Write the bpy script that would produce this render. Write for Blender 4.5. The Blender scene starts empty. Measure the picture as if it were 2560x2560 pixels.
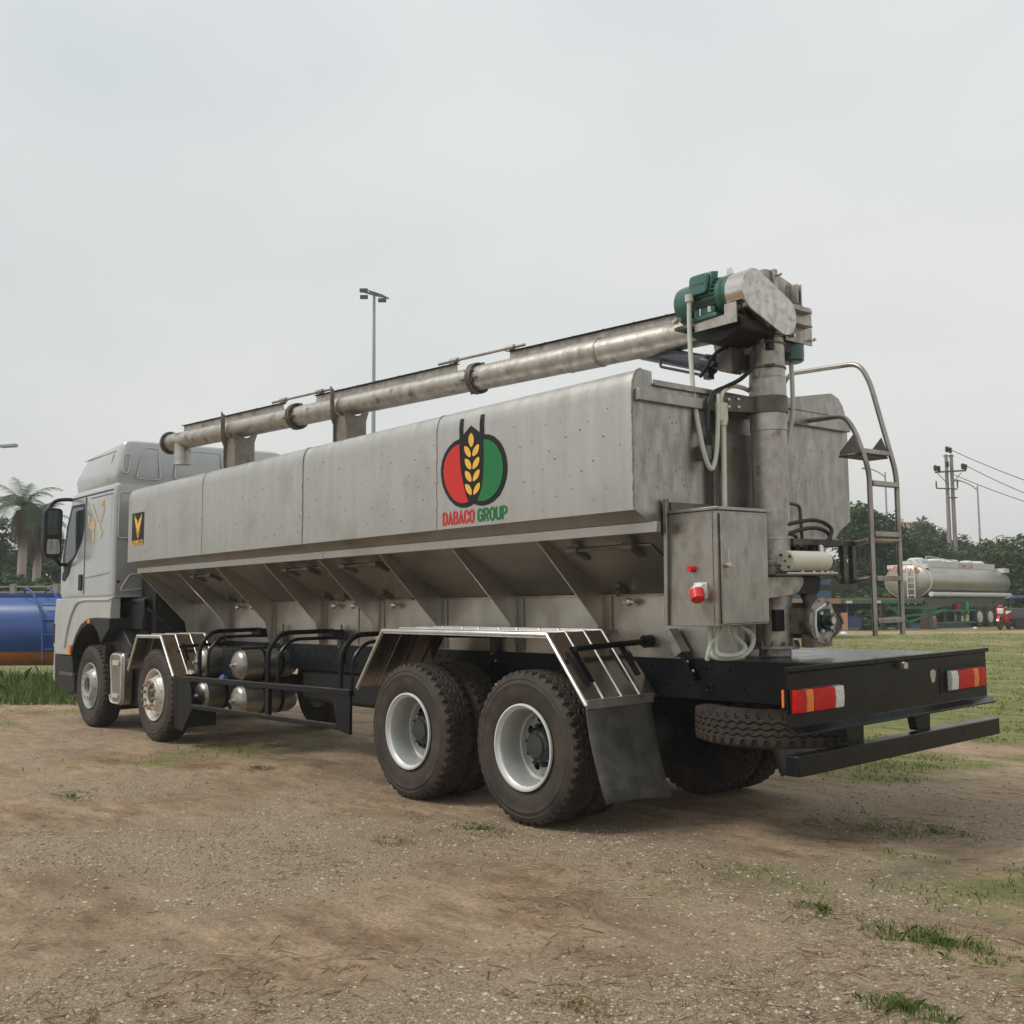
import bpy, math, random
import numpy as np
from mathutils import Vector, Matrix
R_ = math.radians
random.seed(7); rng = np.random.default_rng(7)
sc = bpy.context.scene; col = sc.collection
# ------------------------------------------------------------------ camera
cd = bpy.data.cameras.new('camera'); cam = bpy.data.objects.new('camera', cd); col.objects.link(cam)
cd.sensor_width = 36; cd.lens = 36.99; cd.clip_start = .05; cd.clip_end = 3000
YAW, PIT, ROL = .8613, .0934, -.0065
F_ = Vector((-math.sin(YAW)*math.cos(PIT), math.cos(YAW)*math.cos(PIT), math.sin(PIT)))
r0 = Vector((math.cos(YAW), math.sin(YAW), 0)); u0 = r0.cross(F_)
RT = r0*math.cos(ROL) + u0*math.sin(ROL); UP = u0*math.cos(ROL) - r0*math.sin(ROL)
M = Matrix((RT, UP, -F_)).transposed().to_4x4(); M.translation = (5.6856, -6.1944, 1.5025)
cam.matrix_world = M; sc.camera = cam
# ------------------------------------------------------------------ world, sun, exposure
w = bpy.data.worlds.new('World'); sc.world = w; w.use_nodes = True
nt = w.node_tree; nt.nodes.clear(); N = nt.nodes.new; LK = nt.links.new
SUN_EL, SUN_AZ = R_(52), R_(205)      # azimuth measured clockwise from +Y
out = N('ShaderNodeOutputWorld'); bg = N('ShaderNodeBackground'); bg.inputs[1].default_value = .1
sky = N('ShaderNodeTexSky'); sky.sky_type = 'NISHITA'; sky.sun_disc = False
sky.sun_elevation = SUN_EL; sky.sun_rotation = SUN_AZ; sky.dust_density = 4
tc = N('ShaderNodeTexCoord'); mp = N('ShaderNodeMapping'); mp.inputs['Scale'].default_value = (1.0, 1.0, 2.2)
nz = N('ShaderNodeTexNoise'); nz.inputs['Scale'].default_value = 1.5; nz.inputs['Detail'].default_value = 4; nz.inputs['Roughness'].default_value = .42
cr = N('ShaderNodeValToRGB')
cr.color_ramp.elements[0].position = .36; cr.color_ramp.elements[0].color = (5.55, 5.82, 5.9, 1)
cr.color_ramp.elements[1].position = .66; cr.color_ramp.elements[1].color = (7.1, 7.02, 6.92, 1)
sx = N('ShaderNodeSeparateXYZ'); hr = N('ShaderNodeValToRGB')
hr.color_ramp.elements[0].position = .0; hr.color_ramp.elements[0].color = (.92, .91, .88, 1)
e = hr.color_ramp.elements.new(.16); e.color = (1.0, .99, .965, 1)
hr.color_ramp.elements[-1].position = .62; hr.color_ramp.elements[-1].color = (.97, 1.0, 1.01, 1)
mu = N('ShaderNodeMixRGB'); mu.blend_type = 'MULTIPLY'; mu.inputs[0].default_value = 1
mx = N('ShaderNodeMixRGB'); mx.inputs[0].default_value = .93
LK(tc.outputs['Generated'], mp.inputs[0]); LK(mp.outputs[0], nz.inputs['Vector']); LK(nz.outputs['Fac'], cr.inputs[0])
LK(tc.outputs['Generated'], sx.inputs[0]); LK(sx.outputs['Z'], hr.inputs[0])
LK(cr.outputs[0], mu.inputs[1]); LK(hr.outputs[0], mu.inputs[2])
LK(sky.outputs[0], mx.inputs[1]); LK(mu.outputs[0], mx.inputs[2]); LK(mx.outputs[0], bg.inputs[0]); LK(bg.outputs[0], out.inputs[0])
sd = bpy.data.lights.new('sun', 'SUN'); sun = bpy.data.objects.new('sun', sd); col.objects.link(sun)
sd.energy = 1.5; sd.angle = R_(20); sd.color = (1, .95, .87)
sdir = Vector((math.sin(SUN_AZ)*math.cos(SUN_EL), math.cos(SUN_AZ)*math.cos(SUN_EL), math.sin(SUN_EL)))
sun.rotation_euler = sdir.to_track_quat('Z', 'Y').to_euler()
vs = sc.view_settings; vs.view_transform = 'Standard'; vs.look = 'None'; vs.exposure = .38; vs.gamma = 1; vs.use_curve_mapping = False
sc.cycles.max_bounces = 8; sc.cycles.transparent_max_bounces = 8

# ------------------------------------------------------------------ materials
def mat(name, c, rough=.5, metal=0, c2=None, scale=6., lo=.4, hi=.62, stretch=(1, 1, 1), rvar=0., bump=0., bscale=60., coat=0., spec=.5,
        c3=None, scale3=1.5, lo3=.5, hi3=.7, trans=0., detail=6):
    m = bpy.data.materials.new(name); m.use_nodes = True
    n = m.node_tree.nodes; l = m.node_tree.links; b = n['Principled BSDF']
    b.inputs['Base Color'].default_value = (*c, 1); b.inputs['Roughness'].default_value = rough; b.inputs['Metallic'].default_value = metal
    b.inputs['Coat Weight'].default_value = coat; b.inputs['Coat Roughness'].default_value = .12; b.inputs['Specular IOR Level'].default_value = spec
    b.inputs['Transmission Weight'].default_value = trans
    t = n.new('ShaderNodeTexCoord'); mpn = n.new('ShaderNodeMapping'); mpn.inputs['Scale'].default_value = stretch
    l.new(t.outputs['Object'], mpn.inputs[0])
    cur = None
    if c2 is not None:
        a = n.new('ShaderNodeTexNoise'); a.inputs['Scale'].default_value = scale; a.inputs['Detail'].default_value = detail; a.inputs['Roughness'].default_value = .62
        rp = n.new('ShaderNodeValToRGB'); rp.color_ramp.elements[0].position = lo; rp.color_ramp.elements[1].position = hi
        rp.color_ramp.elements[0].color = (*c, 1); rp.color_ramp.elements[1].color = (*c2, 1)
        l.new(mpn.outputs[0], a.inputs['Vector']); l.new(a.outputs['Fac'], rp.inputs[0]); cur = rp.outputs[0]
        if rvar:
            mr = n.new('ShaderNodeMapRange'); mr.inputs[1].default_value = .3; mr.inputs[2].default_value = .7
            mr.inputs[3].default_value = max(.03, rough-rvar); mr.inputs[4].default_value = rough+rvar
            l.new(a.outputs['Fac'], mr.inputs[0]); l.new(mr.outputs[0], b.inputs['Roughness'])
    if c3 is not None:
        a = n.new('ShaderNodeTexNoise'); a.inputs['Scale'].default_value = scale3; a.inputs['Detail'].default_value = 5
        mr = n.new('ShaderNodeMapRange'); mr.inputs[1].default_value = lo3; mr.inputs[2].default_value = hi3
        mc = n.new('ShaderNodeMixRGB'); mc.inputs[1].default_value = (*c, 1); mc.inputs[2].default_value = (*c3, 1)
        l.new(t.outputs['Object'], a.inputs['Vector']); l.new(a.outputs['Fac'], mr.inputs[0]); l.new(mr.outputs[0], mc.inputs[0])
        if cur: l.new(cur, mc.inputs[1])
        cur = mc.outputs[0]
    if cur: l.new(cur, b.inputs['Base Color'])
    if bump:
        a = n.new('ShaderNodeTexNoise'); a.inputs['Scale'].default_value = bscale; a.inputs['Detail'].default_value = 4
        bp = n.new('ShaderNodeBump'); bp.inputs['Strength'].default_value = bump; bp.inputs['Distance'].default_value = .01
        l.new(mpn.outputs[0], a.inputs['Vector']); l.new(a.outputs['Fac'], bp.inputs['Height']); l.new(bp.outputs[0], b.inputs['Normal'])
    return m
m_tank = mat('brushed_steel', (.44, .428, .402), .40, .92, (.53, .515, .485), 6, .32, .72, (1.6, 1.6, .16), .07, .10, 5, c3=(.36, .34, .305), scale3=2.2, lo3=.54, hi3=.85)
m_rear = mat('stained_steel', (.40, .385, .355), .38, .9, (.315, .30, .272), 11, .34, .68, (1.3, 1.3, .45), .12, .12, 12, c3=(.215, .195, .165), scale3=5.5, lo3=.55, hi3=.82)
m_under = mat('hopper_steel', (.50, .48, .44), .36, .9, (.41, .39, .355), 3.2, .38, .66, (1, 1, .5), .08, .08, 7, c3=(.27, .24, .20), scale3=2.6, lo3=.55, hi3=.82)
m_pipe = mat('weathered_steel', (.45, .43, .395), .46, .75, (.32, .30, .268), 10, .38, .64, (1, 1, .7), .1, .3, 30, c3=(.17, .145, .118), scale3=9, lo3=.56, hi3=.76)
m_face = mat('mottled_sheet', (.60, .58, .54), .36, .85, (.42, .395, .355), 16, .42, .68, (1, 1, 1), .12, .15, 30, c3=(.26, .23, .195), scale3=11, lo3=.6, hi3=.8)
m_sad = mat('saddle_steel', (.24, .21, .175), .5, .5, (.15, .125, .10), 8, .4, .7)
m_spot = mat('spot_weld', (.30, .285, .26), .5, .75)
m_seam = mat('weld_seam', (.20, .175, .15), .5, .6, (.42, .38, .33), 40, .4, .7)
m_dsteel = mat('dark_steel', (.10, .09, .08), .5, .5, (.17, .15, .13), 9, .4, .7)
m_rail = mat('ladder_steel', (.36, .34, .31), .36, .85, (.22, .19, .165), 8, .45, .7, (1, 1, .5), .08)
m_chrome = mat('polished_steel', (.62, .60, .57), .16, 1, (.52, .49, .45), 6, .4, .7, (1, 1, 1), .05, .02, 9)
m_fend = mat('fender_sheet', (.47, .435, .39), .18, .95, (.36, .325, .28), 4, .4, .7, (1, 1, 1), .08, .22, 5)
m_black = mat('black_paint', (.004, .005, .007), .30, 0, (.009, .0095, .011), 5, .4, .7, coat=.05, rvar=.08, spec=.22, c3=(.022, .019, .016), scale3=2.6, lo3=.56, hi3=.85)
m_frame = mat('chassis_paint', (.005, .0065, .010), .42, 0, (.016, .0155, .015), 4, .45, .75, rvar=.1, spec=.2)
m_blackp = mat('black_plastic', (.011, .012, .013), .55, 0, (.026, .025, .0235), 7, .45, .75, spec=.4)
m_rubflap = mat('rubber_flap', (.040, .040, .039), .75, 0, (.105, .10, .094), 5, .42, .70, bump=.25, bscale=14)
m_cav = mat('engine_and_cavity_black', (.008, .008, .009), .6)  # black of engine parts, also painted shade for holes and gaps
m_cab = mat('silver_paint', (.46, .475, .48), .25, .4, (.43, .44, .445), 2.2, .4, .7, coat=.6)
m_cabl = mat('silver_paint_low', (.47, .485, .475), .36, .2, (.41, .415, .40), 3, .45, .75, coat=.2)
m_seamd = mat('panel_gap', (.09, .09, .09), .7)
m_glass = mat('cab_glass', (.018, .035, .034), .06, 0, spec=.7, coat=.3)
m_mirr = mat('mirror_glass', (.30, .32, .32), .05, 1)
m_rim = mat('rim_paint_shaded', (.38, .395, .38), .40, .2, (.31, .315, .30), 6, .45, .75, coat=.1)  # darker, greener reflection in the barrel is put into this colour
m_lip = mat('rim_lip_lit', (.66, .67, .66), .35, .2, (.55, .55, .53), 9, .45, .75)  # lighter copy of the rim colour, paints the lip as lit
m_trim = mat('sky_lit_trim', (.80, .79, .77), .36, .9, (.66, .63, .59), 10, .45, .7)  # pale base colour stands in for sky reflected by the fender edges
m_rim2 = mat('zinc_rim', (.62, .60, .54), .35, .35, (.48, .455, .40), 9, .45, .7)
m_hub = mat('hub_paint', (.035, .038, .042), .45, .1, (.055, .053, .05), 14, .45, .7)
m_bronze = mat('primer_nut', (.42, .30, .21), .5, .3, (.32, .21, .14), 20, .4, .7)
m_green = mat('motor_green', (.022, .095, .070), .34, 0, (.030, .115, .085), 9, .4, .7, coat=.2)
m_hose = mat('pale_hose', (.50, .55, .47), .45, 0, (.45, .48, .40), 12, .4, .7)
m_cream = mat('cream_paint', (.66, .64, .53), .4, 0, (.55, .52, .42), 10, .5, .75)
m_bhose = mat('black_hose', (.012, .012, .013), .35)
m_navy = mat('cylinder_paint', (.010, .012, .024), .25, 0, coat=.4)
m_red = mat('red_plastic', (.62, .022, .02), .35)
m_white = mat('white_plastic', (.75, .75, .72), .4)
m_zinc = mat('zinc_bolt', (.62, .60, .56), .3, .9)
m_rusty = mat('rusty_steel', (.15, .105, .078), .55, .5, (.27, .24, .205), 12, .36, .60)
m_lred = mat('red_lens', (.46, .003, .004), .35, 0, (.60, .008, .006), 45, .45, .6, spec=.2, bump=.4, bscale=150)
m_lamb = mat('amber_lens', (.75, .20, .008), .25, 0, coat=.15, bump=.4, bscale=150)
m_lclr = mat('clear_lens', (.72, .73, .72), .2, 0, (.5, .5, .5), 60, .45, .6, coat=.5, bump=.5, bscale=150)
m_dblk = mat('decal_black', (.008, .008, .009), .5, spec=.3); m_dred = mat('decal_red', (.56, .022, .016), .4, 0, spec=.35)
m_dgrn = mat('decal_green', (.008, .165, .045), .4, 0, spec=.35); m_dyel = mat('decal_yellow', (.80, .46, .05), .35); m_dgold = mat('decal_gold', (.78, .42, .03), .35)
m_sor = mat('spray_orange', (.58, .36, .13), .6, 0, (.46, .45, .42), 16, .40, .62); m_sye = mat('spray_yellow', (.50, .48, .34), .6, 0, (.45, .455, .42), 12, .4, .66)
m_blue = mat('blue_tank_paint', (.014, .060, .235), .32, 0, (.02, .075, .29), 2, .4, .7, c3=(.035, .06, .15), scale3=1.4, lo3=.6, hi3=.8, coat=.3)
m_orng = mat('orange_paint', (.56, .20, .03), .5, 0, (.40, .12, .03), 4, .4, .7)
m_conc = mat('concrete', (.36, .34, .31), .85, 0, (.28, .26, .235), 3, .4, .7, bump=.2)
m_conc2 = mat('pole_concrete', (.30, .265, .235), .85, 0, (.24, .21, .19), 2, .4, .7)
m_brick = mat('clay_block', (.36, .24, .175), .9, 0, (.28, .19, .14), 5, .4, .7, bump=.3)
m_galv = mat('galvanised', (.33, .36, .38), .5, .4)
m_insul = mat('brown_ceramic', (.07, .025, .02), .25, 0, coat=.5)
m_gframe = mat('green_frame_paint', (.028, .15, .065), .55, 0, (.04, .12, .06), 3, .4, .7)
m_deckb = mat('rusty_deck', (.22, .13, .08), .8, 0, (.30, .20, .13), 4, .4, .7)
m_tanker = mat('tanker_aluminium', (.43, .41, .375), .36, .75, (.36, .335, .30), .9, .4, .7, (1, .5, 2), .05)
m_wht = mat('white_pipe', (.62, .62, .60), .5)
m_sign = mat('sign_red', (.60, .10, .05), .6); m_bred = mat('bike_red', (.52, .02, .03), .3, 0, coat=.5)
m_vgrey = mat('van_grey', (.07, .085, .085), .6); m_vblue = mat('van_blue', (.05, .09, .17), .5)
m_wood = mat('old_rail', (.30, .285, .26), .85, 0, (.22, .20, .18), 5, .4, .7)
m_bark = mat('bark', (.13, .10, .075), .9, 0, (.20, .17, .14), 6, .4, .7)
m_palmt = mat('palm_trunk', (.33, .29, .25), .9, 0, (.25, .22, .19), 9, .4, .7)
m_salm = mat('salmon_paint', (.55, .26, .18), .5)
m_roofr = mat('red_sheet', (.42, .16, .14), .6, 0, (.60, .52, .50), 3, .45, .55, (.2, .2, 6))

def rubber(name, c, dust, lo, hi):
    return mat(name, c, .72, 0, dust, 5, lo, hi, bump=.15, bscale=70, c3=(dust[0]*1.25, dust[1]*1.1, dust[2]*.95), scale3=3.5, lo3=.6, hi3=.85)
m_tyre = rubber('tyre_rubber', (.021, .0185, .0165), (.070, .049, .035), .36, .74)

# ------------------------------------------------------------------ mesh builder
BB = .0194                     # the truck body leans a little to its near side
class MB:
    def __init__(s): s.v = []; s.f = []
    def add(s, v, f):
        o = len(s.v); s.v += [tuple(p) for p in v]; s.f += [tuple(i+o for i in q) for q in f]; return s
    def box(s, x0, x1, y0, y1, z0, z1):
        v = [(x, y, z) for x in (x0, x1) for y in (y0, y1) for z in (z0, z1)]
        return s.add(v, [(0, 1, 3, 2), (4, 6, 7, 5), (0, 4, 5, 1), (2, 3, 7, 6), (0, 2, 6, 4), (1, 5, 7, 3)])
    def prism(s, poly, ax, a, b):      # poly: 2-D points in the plane across axis ax; extruded a..b
        def P(p, t): return {'x': (t, p[0], p[1]), 'y': (p[0], t, p[1]), 'z': (p[0], p[1], t)}[ax]
        n = len(poly); v = [P(p, a) for p in poly] + [P(p, b) for p in poly]
        return s.add(v, [tuple(range(n)), tuple(range(2*n-1, n-1, -1))] + [(i, i+n, (i+1) % n+n, (i+1) % n) for i in range(n)])
    def slab(s, pts, d):               # 3-D polygon given thickness vector d
        n = len(pts); d = Vector(d); v = [Vector(p) for p in pts] + [Vector(p)+d for p in pts]
        return s.add(v, [tuple(range(n)), tuple(range(2*n-1, n-1, -1))] + [(i, i+n, (i+1) % n+n, (i+1) % n) for i in range(n)])
    def tube(s, path, r, n=10, cap=True):
        P = [Vector(p) for p in path]; k = len(P); rr = r if isinstance(r, (list, tuple)) else [r]*k
        T = [(P[min(i+1, k-1)]-P[max(i-1, 0)]).normalized() for i in range(k)]
        a = Vector((0, 0, 1)) if abs(T[0].z) < .9 else Vector((1, 0, 0))
        u = (a - T[0]*a.dot(T[0])).normalized(); v = []
        for i in range(k):
            u = (u - T[i]*u.dot(T[i])).normalized(); w_ = T[i].cross(u)
            v += [P[i] + (u*math.cos(2*math.pi*j/n) + w_*math.sin(2*math.pi*j/n))*rr[i] for j in range(n)]
        f = [(i*n+j, i*n+(j+1) % n, (i+1)*n+(j+1) % n, (i+1)*n+j) for i in range(k-1) for j in range(n)]
        if cap: f += [tuple(range(n-1, -1, -1)), tuple(range((k-1)*n, k*n))]
        return s.add(v, f)
    def cyl(s, p, q, r, r2=None, n=24): return s.tube([p, q], [r, r if r2 is None else r2], n)
    def lathe(s, prof, o, ax, n=32, closed=False):   # prof: (radius, distance along ax)
        ax = Vector(ax).normalized(); a = Vector((0, 0, 1)) if abs(ax.z) < .9 else Vector((1, 0, 0))
        u = (a - ax*a.dot(ax)).normalized(); w_ = ax.cross(u); o = Vector(o); v = []; k = len(prof)
        for (r, t) in prof: v += [o + ax*t + (u*math.cos(2*math.pi*j/n) + w_*math.sin(2*math.pi*j/n))*r for j in range(n)]
        f = [(i*n+j, (i+1)*n+j, (i+1)*n+(j+1) % n, i*n+(j+1) % n) for i in range(k-1) for j in range(n)]
        if not closed:
            if prof[0][0] > 1e-4: f.append(tuple(range(n)))
            if prof[-1][0] > 1e-4: f.append(tuple(range(k*n-1, (k-1)*n-1, -1)))
        return s.add(v, f)
    def beam(s, p, q, w_, h, up=(0, 0, 1)):          # rectangular bar from p to q
        p = Vector(p); q = Vector(q); t = (q-p).normalized(); up = Vector(up)
        if abs(t.dot(up.normalized())) > .98: up = Vector((1, 0, 0)) if abs(t.x) < .9 else Vector((0, 1, 0))
        sd_ = t.cross(up).normalized(); up = sd_.cross(t); v = []
        for c in (p, q):
            for a, b in ((-1, -1), (1, -1), (1, 1), (-1, 1)): v.append(c + sd_*a*w_/2 + up*b*h/2)
        return s.add(v, [(3, 2, 1, 0), (4, 5, 6, 7)] + [(i, (i+1) % 4, (i+1) % 4+4, i+4) for i in range(4)])
    def dome(s, c, ax, r, h, n=12, k=3):
        return s.lathe([(r*math.cos(math.pi/2*i/k), h*math.sin(math.pi/2*i/k)) for i in range(k)] + [(r*.04, h)], c, ax, n)
def spline(pts, k=8):
    P = [Vector(p) for p in pts]; P = [P[0]*2-P[1]] + P + [P[-1]*2-P[-2]]; o = []
    for i in range(1, len(P)-2):
        for j in range(k):
            t = j/k; a, b, c, d = P[i-1:i+3]
            o.append(.5*((2*b) + (c-a)*t + (2*a-5*b+4*c-d)*t*t + (3*b-a-3*c+d)*t**3))
    return o + [P[-2]]
def rfill(pts, r, k=5, closed=False):                # round the corners of a polyline
    P = [Vector(p) for p in pts]; n = len(P); o = []
    for i in range(n):
        if not closed and i in (0, n-1): o.append(P[i]); continue
        a, b, c = P[i-1], P[i], P[(i+1) % n]; d1 = (a-b); d2 = (c-b); q = min(r, d1.length*.49, d2.length*.49)
        p0 = b+d1.normalized()*q; p1 = b+d2.normalized()*q
        for j in range(k+1):
            t = j/k; o.append(p0*(1-t)**2 + b*2*t*(1-t) + p1*t*t)
    return o
def rrect(x0, x1, z0, z1, r, k=4):
    return [(p.x, p.y) for p in rfill([(x0, z0, 0), (x1, z0, 0), (x1, z1, 0), (x0, z1, 0)], r, k, True)]
TRUCK = [None]
def obj(name, mb, m, parent=None, bevel=0., sh=False, smooth=True, ang=32):
    me = bpy.data.meshes.new(name); V = np.array([tuple(p) for p in mb.v], float).reshape(-1, 3)
    if sh: V[:, 2] += BB*V[:, 1]
    me.from_pydata(V.tolist(), [], mb.f)
    import bmesh
    b = bmesh.new(); b.from_mesh(me); bmesh.ops.recalc_face_normals(b, faces=b.faces); b.to_mesh(me); b.free()
    if smooth:
        me.polygons.foreach_set('use_smooth', [True]*len(me.polygons)); me.set_sharp_from_angle(angle=R_(ang))
    me.materials.append(m); o = bpy.data.objects.new(name, me); col.objects.link(o)
    if parent is not None: o.parent = parent
    if bevel:
        bv = o.modifiers.new('bevel', 'BEVEL'); bv.width = bevel; bv.segments = 2; bv.limit_method = 'ANGLE'; bv.angle_limit = R_(40)
    return o
def tag(o, label=None, cat=None, group=None, kind=None):
    if label: o['label'] = label
    if cat: o['category'] = cat
    if group: o['group'] = group
    if kind: o['kind'] = kind
    return o
def empty(name, loc, rz=0, **k):
    o = bpy.data.objects.new(name, None); col.objects.link(o); o.location = loc; o.rotation_euler = (0, 0, rz); o.empty_display_size = .3
    return tag(o, **k)
def copy_tree(o, parent=None):
    c = o.copy(); col.objects.link(c); c.parent = parent
    for ch in list(o.children): copy_tree(ch, c)
    return c
def text_mb(s, height, wfac=1., bold=0.):            # flat lettering as (x, y) faces, origin bottom left
    cu = bpy.data.curves.new('t', 'FONT'); cu.body = s; cu.size = 1; cu.offset = bold; cu.resolution_u = 3
    o = bpy.data.objects.new('t', cu); col.objects.link(o); bpy.context.view_layer.update()
    me = bpy.data.meshes.new_from_object(o.evaluated_get(bpy.context.evaluated_depsgraph_get()))
    v = np.array([p.co[:2] for p in me.vertices]); f = [tuple(p.vertices) for p in me.polygons]
    bpy.data.objects.remove(o); bpy.data.curves.remove(cu); bpy.data.meshes.remove(me)
    v[:, 0] -= v[:, 0].min()
    k = height/.72; v *= k; v[:, 0] *= wfac
    return v, f
def lettering(mb, s, height, width, mapf, bold=.02):
    v, f = text_mb(s, height, 1, bold); v[:, 0] *= width/v[:, 0].max(); return mb.add([mapf(a, b) for a, b in v], f)
# ================================================================== the bulk feed truck
truck = empty('bulk_feed_truck', (0, 0, 0), label='stainless steel bulk feed tanker truck with an auger pipe folded along its roof', cat='truck')
def T(name, mb, m, parent=truck, bevel=0., **k): return obj(name, mb, m, parent, bevel, sh=True, **k)
XF, XR = -7.50, 1.125
# ---- tank
near = [(-.40, 1.165), (-.40, 1.62), (-1.04, 2.03), (-1.10, 2.085), (-1.25, 2.163), (-1.25, 2.93), (-1.243, 2.99), (-1.225, 3.04), (-1.20, 3.072), (-1.165, 3.088), (-1.065, 3.082), (-1.062, 2.985)]
far = [(.55, 2.985), (.55, 3.09), (1.04, 3.17), (1.14, 3.14), (1.20, 3.08), (1.24, 3.0), (1.25, 2.93), (1.25, 2.163), (1.10, 2.085), (1.04, 2.03), (.40, 1.62), (.40, 1.165)]
prof = near + far
tb = MB(); n = len(prof); tb.add([(x, y, z) for x in (XF, XR) for y, z in prof], [tuple(range(n))] + [(i, i+n, (i+1) % n+n, (i+1) % n) for i in range(2, n-3)])
tank = T('tank', tb, m_tank)
hb = MB(); hb.add([(x, y, z) for x in (XF+.002, XR-.002) for y, z in near[:3]], [(0, 1, 4, 3), (1, 2, 5, 4)])
hb.add([(x, -y, z) for x in (XF+.002, XR-.002) for y, z in near[:3]], [(0, 1, 4, 3), (1, 2, 5, 4)])
hb.box(XF+.01, XR-.01, -.398, .398, 1.166, 1.18)
T('hopper', hb, m_under)
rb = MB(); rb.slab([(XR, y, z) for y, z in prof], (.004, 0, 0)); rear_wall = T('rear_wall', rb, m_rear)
# spot weld dimples on the near side
db = MB(); random.seed(3)
for cx, lim in ((-6.4, 1.0), (-4.2, 1.0), (-2.05, 1.0), (.35, .62)):
    for i in range(14):
        for j in range(5):
            x = cx-1.0 + i*.155 + (j % 2)*.07 + random.uniform(-.05, .05); z = 2.26 + j*.135 + (i % 3)*.04 + random.uniform(-.03, .03)
            if x < XF+.15 or x > XR-.1 or (-1.0 < x < -.08) or (-7.45 < x < -6.92 and z > 2.3): continue
            if random.random() < .18: continue
            r = random.uniform(.005, .013); db.lathe([(r, 0), (r*.7, .002), (.001, .003)], (x, -1.2501, z), (0, -1, 0), 7)
T('spot_welds', db, m_spot, tank, smooth=False)
sb = MB()
def zigzag(x): 
    pts = []
    for k in range(26):
        z = 2.17 + .78*k/25; pts.append((x+random.uniform(-.005, .005), -1.2515, z))
    pts += [(x, -1.244, 3.0), (x, -1.226, 3.045), (x, -1.20, 3.076), (x, -1.165, 3.09)]
    return pts
for x, r in ((-3.11, .0055), (-.985, .003), (-5.33, .0022), (XR-.004, .007)): T('weld_seam', MB().tube(zigzag(x), r, 6), m_seam, tank)
sr = MB(); sr.box(-7.52, 1.19, -1.115, -1.075, 2.02, 2.088); sr.box(-2.985, -2.96, -1.12, -1.07, 2.015, 2.093)
T('side_rail', sr, m_tank, tank, .003)
# fins (stiffener plates) under the side rail
for x in (.05, -.965, -2.015, -3.04, -4.13, -5.245, -6.32, -7.44):
    fb = MB(); fb.prism([(-.402, 1.17), (-.402, 1.62), (-1.06, 2.035), (-1.112, 2.018), (-.50, 1.40), (-.455, 1.17)], 'x', x-.006, x+.006)
    fo = T('stiffener_fin', fb, m_under, tank)
    T('fin_edge_glint', MB().tube([(x, -1.112, 2.018), (x, -.502, 1.40), (x, -.457, 1.17)], .0075, 6), m_tank, fo)  # tube added along the plate to imitate its lit edge
# hinged inspection hatches on the sloping hopper wall
def slope_pt(x, t, off=.0):      # t 0 at the skirt, 1 at the rail
    a = Vector((x, -.403, 1.62)); b = Vector((x, -1.04, 2.03)); nrm = Vector((0, -.541, -.841)); return a+(b-a)*t + nrm*off
for x0, x1 in ((.17, .98), (-2.91, -2.1), (-4.0, -3.3), (-6.2, -5.5)):
    h = MB(); h.slab([slope_pt(x0, .06, .004), slope_pt(x1, .06, .004), slope_pt(x1, .84, .004), slope_pt(x0, .84, .004)], Vector((0, -.541, -.841))*.012)
    hatch = T('hatch', h, m_under, tank, .003)
    g = MB()
    for xx in (x0+.14, x1-.14):
        g.beam(slope_pt(xx, .70, .02), slope_pt(xx, .93, .05), .05, .035); g.cyl(slope_pt(xx-.05, .90, .055), slope_pt(xx+.05, .90, .055), .03, n=10)
    g.cyl(slope_pt(x0+.14, .90, .06), slope_pt(x1-.14, .90, .06), .011, n=8)
    T('hinge', g, m_dsteel, hatch)
    for xx in (x0+.16, x1-.16):
        l = MB(); l.beam(slope_pt(xx, .10, .02), slope_pt(xx, .26, .045), .05, .03); l.cyl(slope_pt(xx, .20, .0), slope_pt(xx, .20, .10), .014, n=8); T('latch', l, m_dsteel, hatch)
        k = MB(); p = slope_pt(xx, -.02, .05); k.cyl(p+Vector((0, -.05, .02)), p+Vector((0, .02, 0)), .014, n=8); k.dome(p+Vector((0, -.045, .0)), (0, -1, -.6), .035, .03, 8); k.beam(p+Vector((-.05, -.05, 0)), p+Vector((.05, -.05, 0)), .014, .014)
        T('wing_nut', k, m_zinc, hatch)
bar = MB(); bar.box(-7.4, 1.12, -.425, -.403, 1.612, 1.628); T('skirt_lip', bar, m_rail, tank)
vt = MB()
for x in (.10, -.915, -1.965, -2.99, -3.45, -4.08, -5.195, -6.27): vt.box(x-.006, x+.006, -.408, -.4, 1.18, 1.61)
T('skirt_seam', vt, m_seam, tank)
# ---- rear wall trim
tr = MB(); tr.box(XR+.004, XR+.045, -1.235, 1.235, 2.872, 2.948); T('rear_beam', tr, m_rear, rear_wall, .004)
tr = MB(); tr.box(XR+.005, XR+.012, -1.06, 1.0, 2.99, 3.03); tr.box(XR-.6, XR+.03, -1.055, .545, 2.986, 3.004); T('roof_lip', tr, m_rear, tank, .003)
tr = MB(); tr.box(XR+.004, XR+.03, -.40, .10, 2.2, 2.74); tr.box(XR+.004, XR+.06, -.43, -.40, 2.15, 2.86); T('rear_panel_plate', tr, m_rear, rear_wall, .004)
tr = MB(); tr.box(XR+.004, XR+.09, -.62, -.57, 2.52, 2.62); tr.cyl((XR+.05, -.50, 2.2), (XR+.05, -.50, 2.70), .014); tr.cyl((XR+.05, -.47, 2.2), (XR+.05, -.47, 2.84), .010); tr.box(XR+.004, XR+.05, -.95, -.45, 2.155, 2.22)
T('rear_bracket', tr, m_dsteel, rear_wall, .003)
tr = MB(); tr.slab([(XR+.004, -.97, 1.42), (XR+.004, -.97, 2.0), (XR+.02, -.97, 2.24), (XR+.02, -1.0, 2.24), (XR+.02, -1.0, 1.95), (XR+.004, -.99, 1.42)], (.03, 0, 0))
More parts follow.
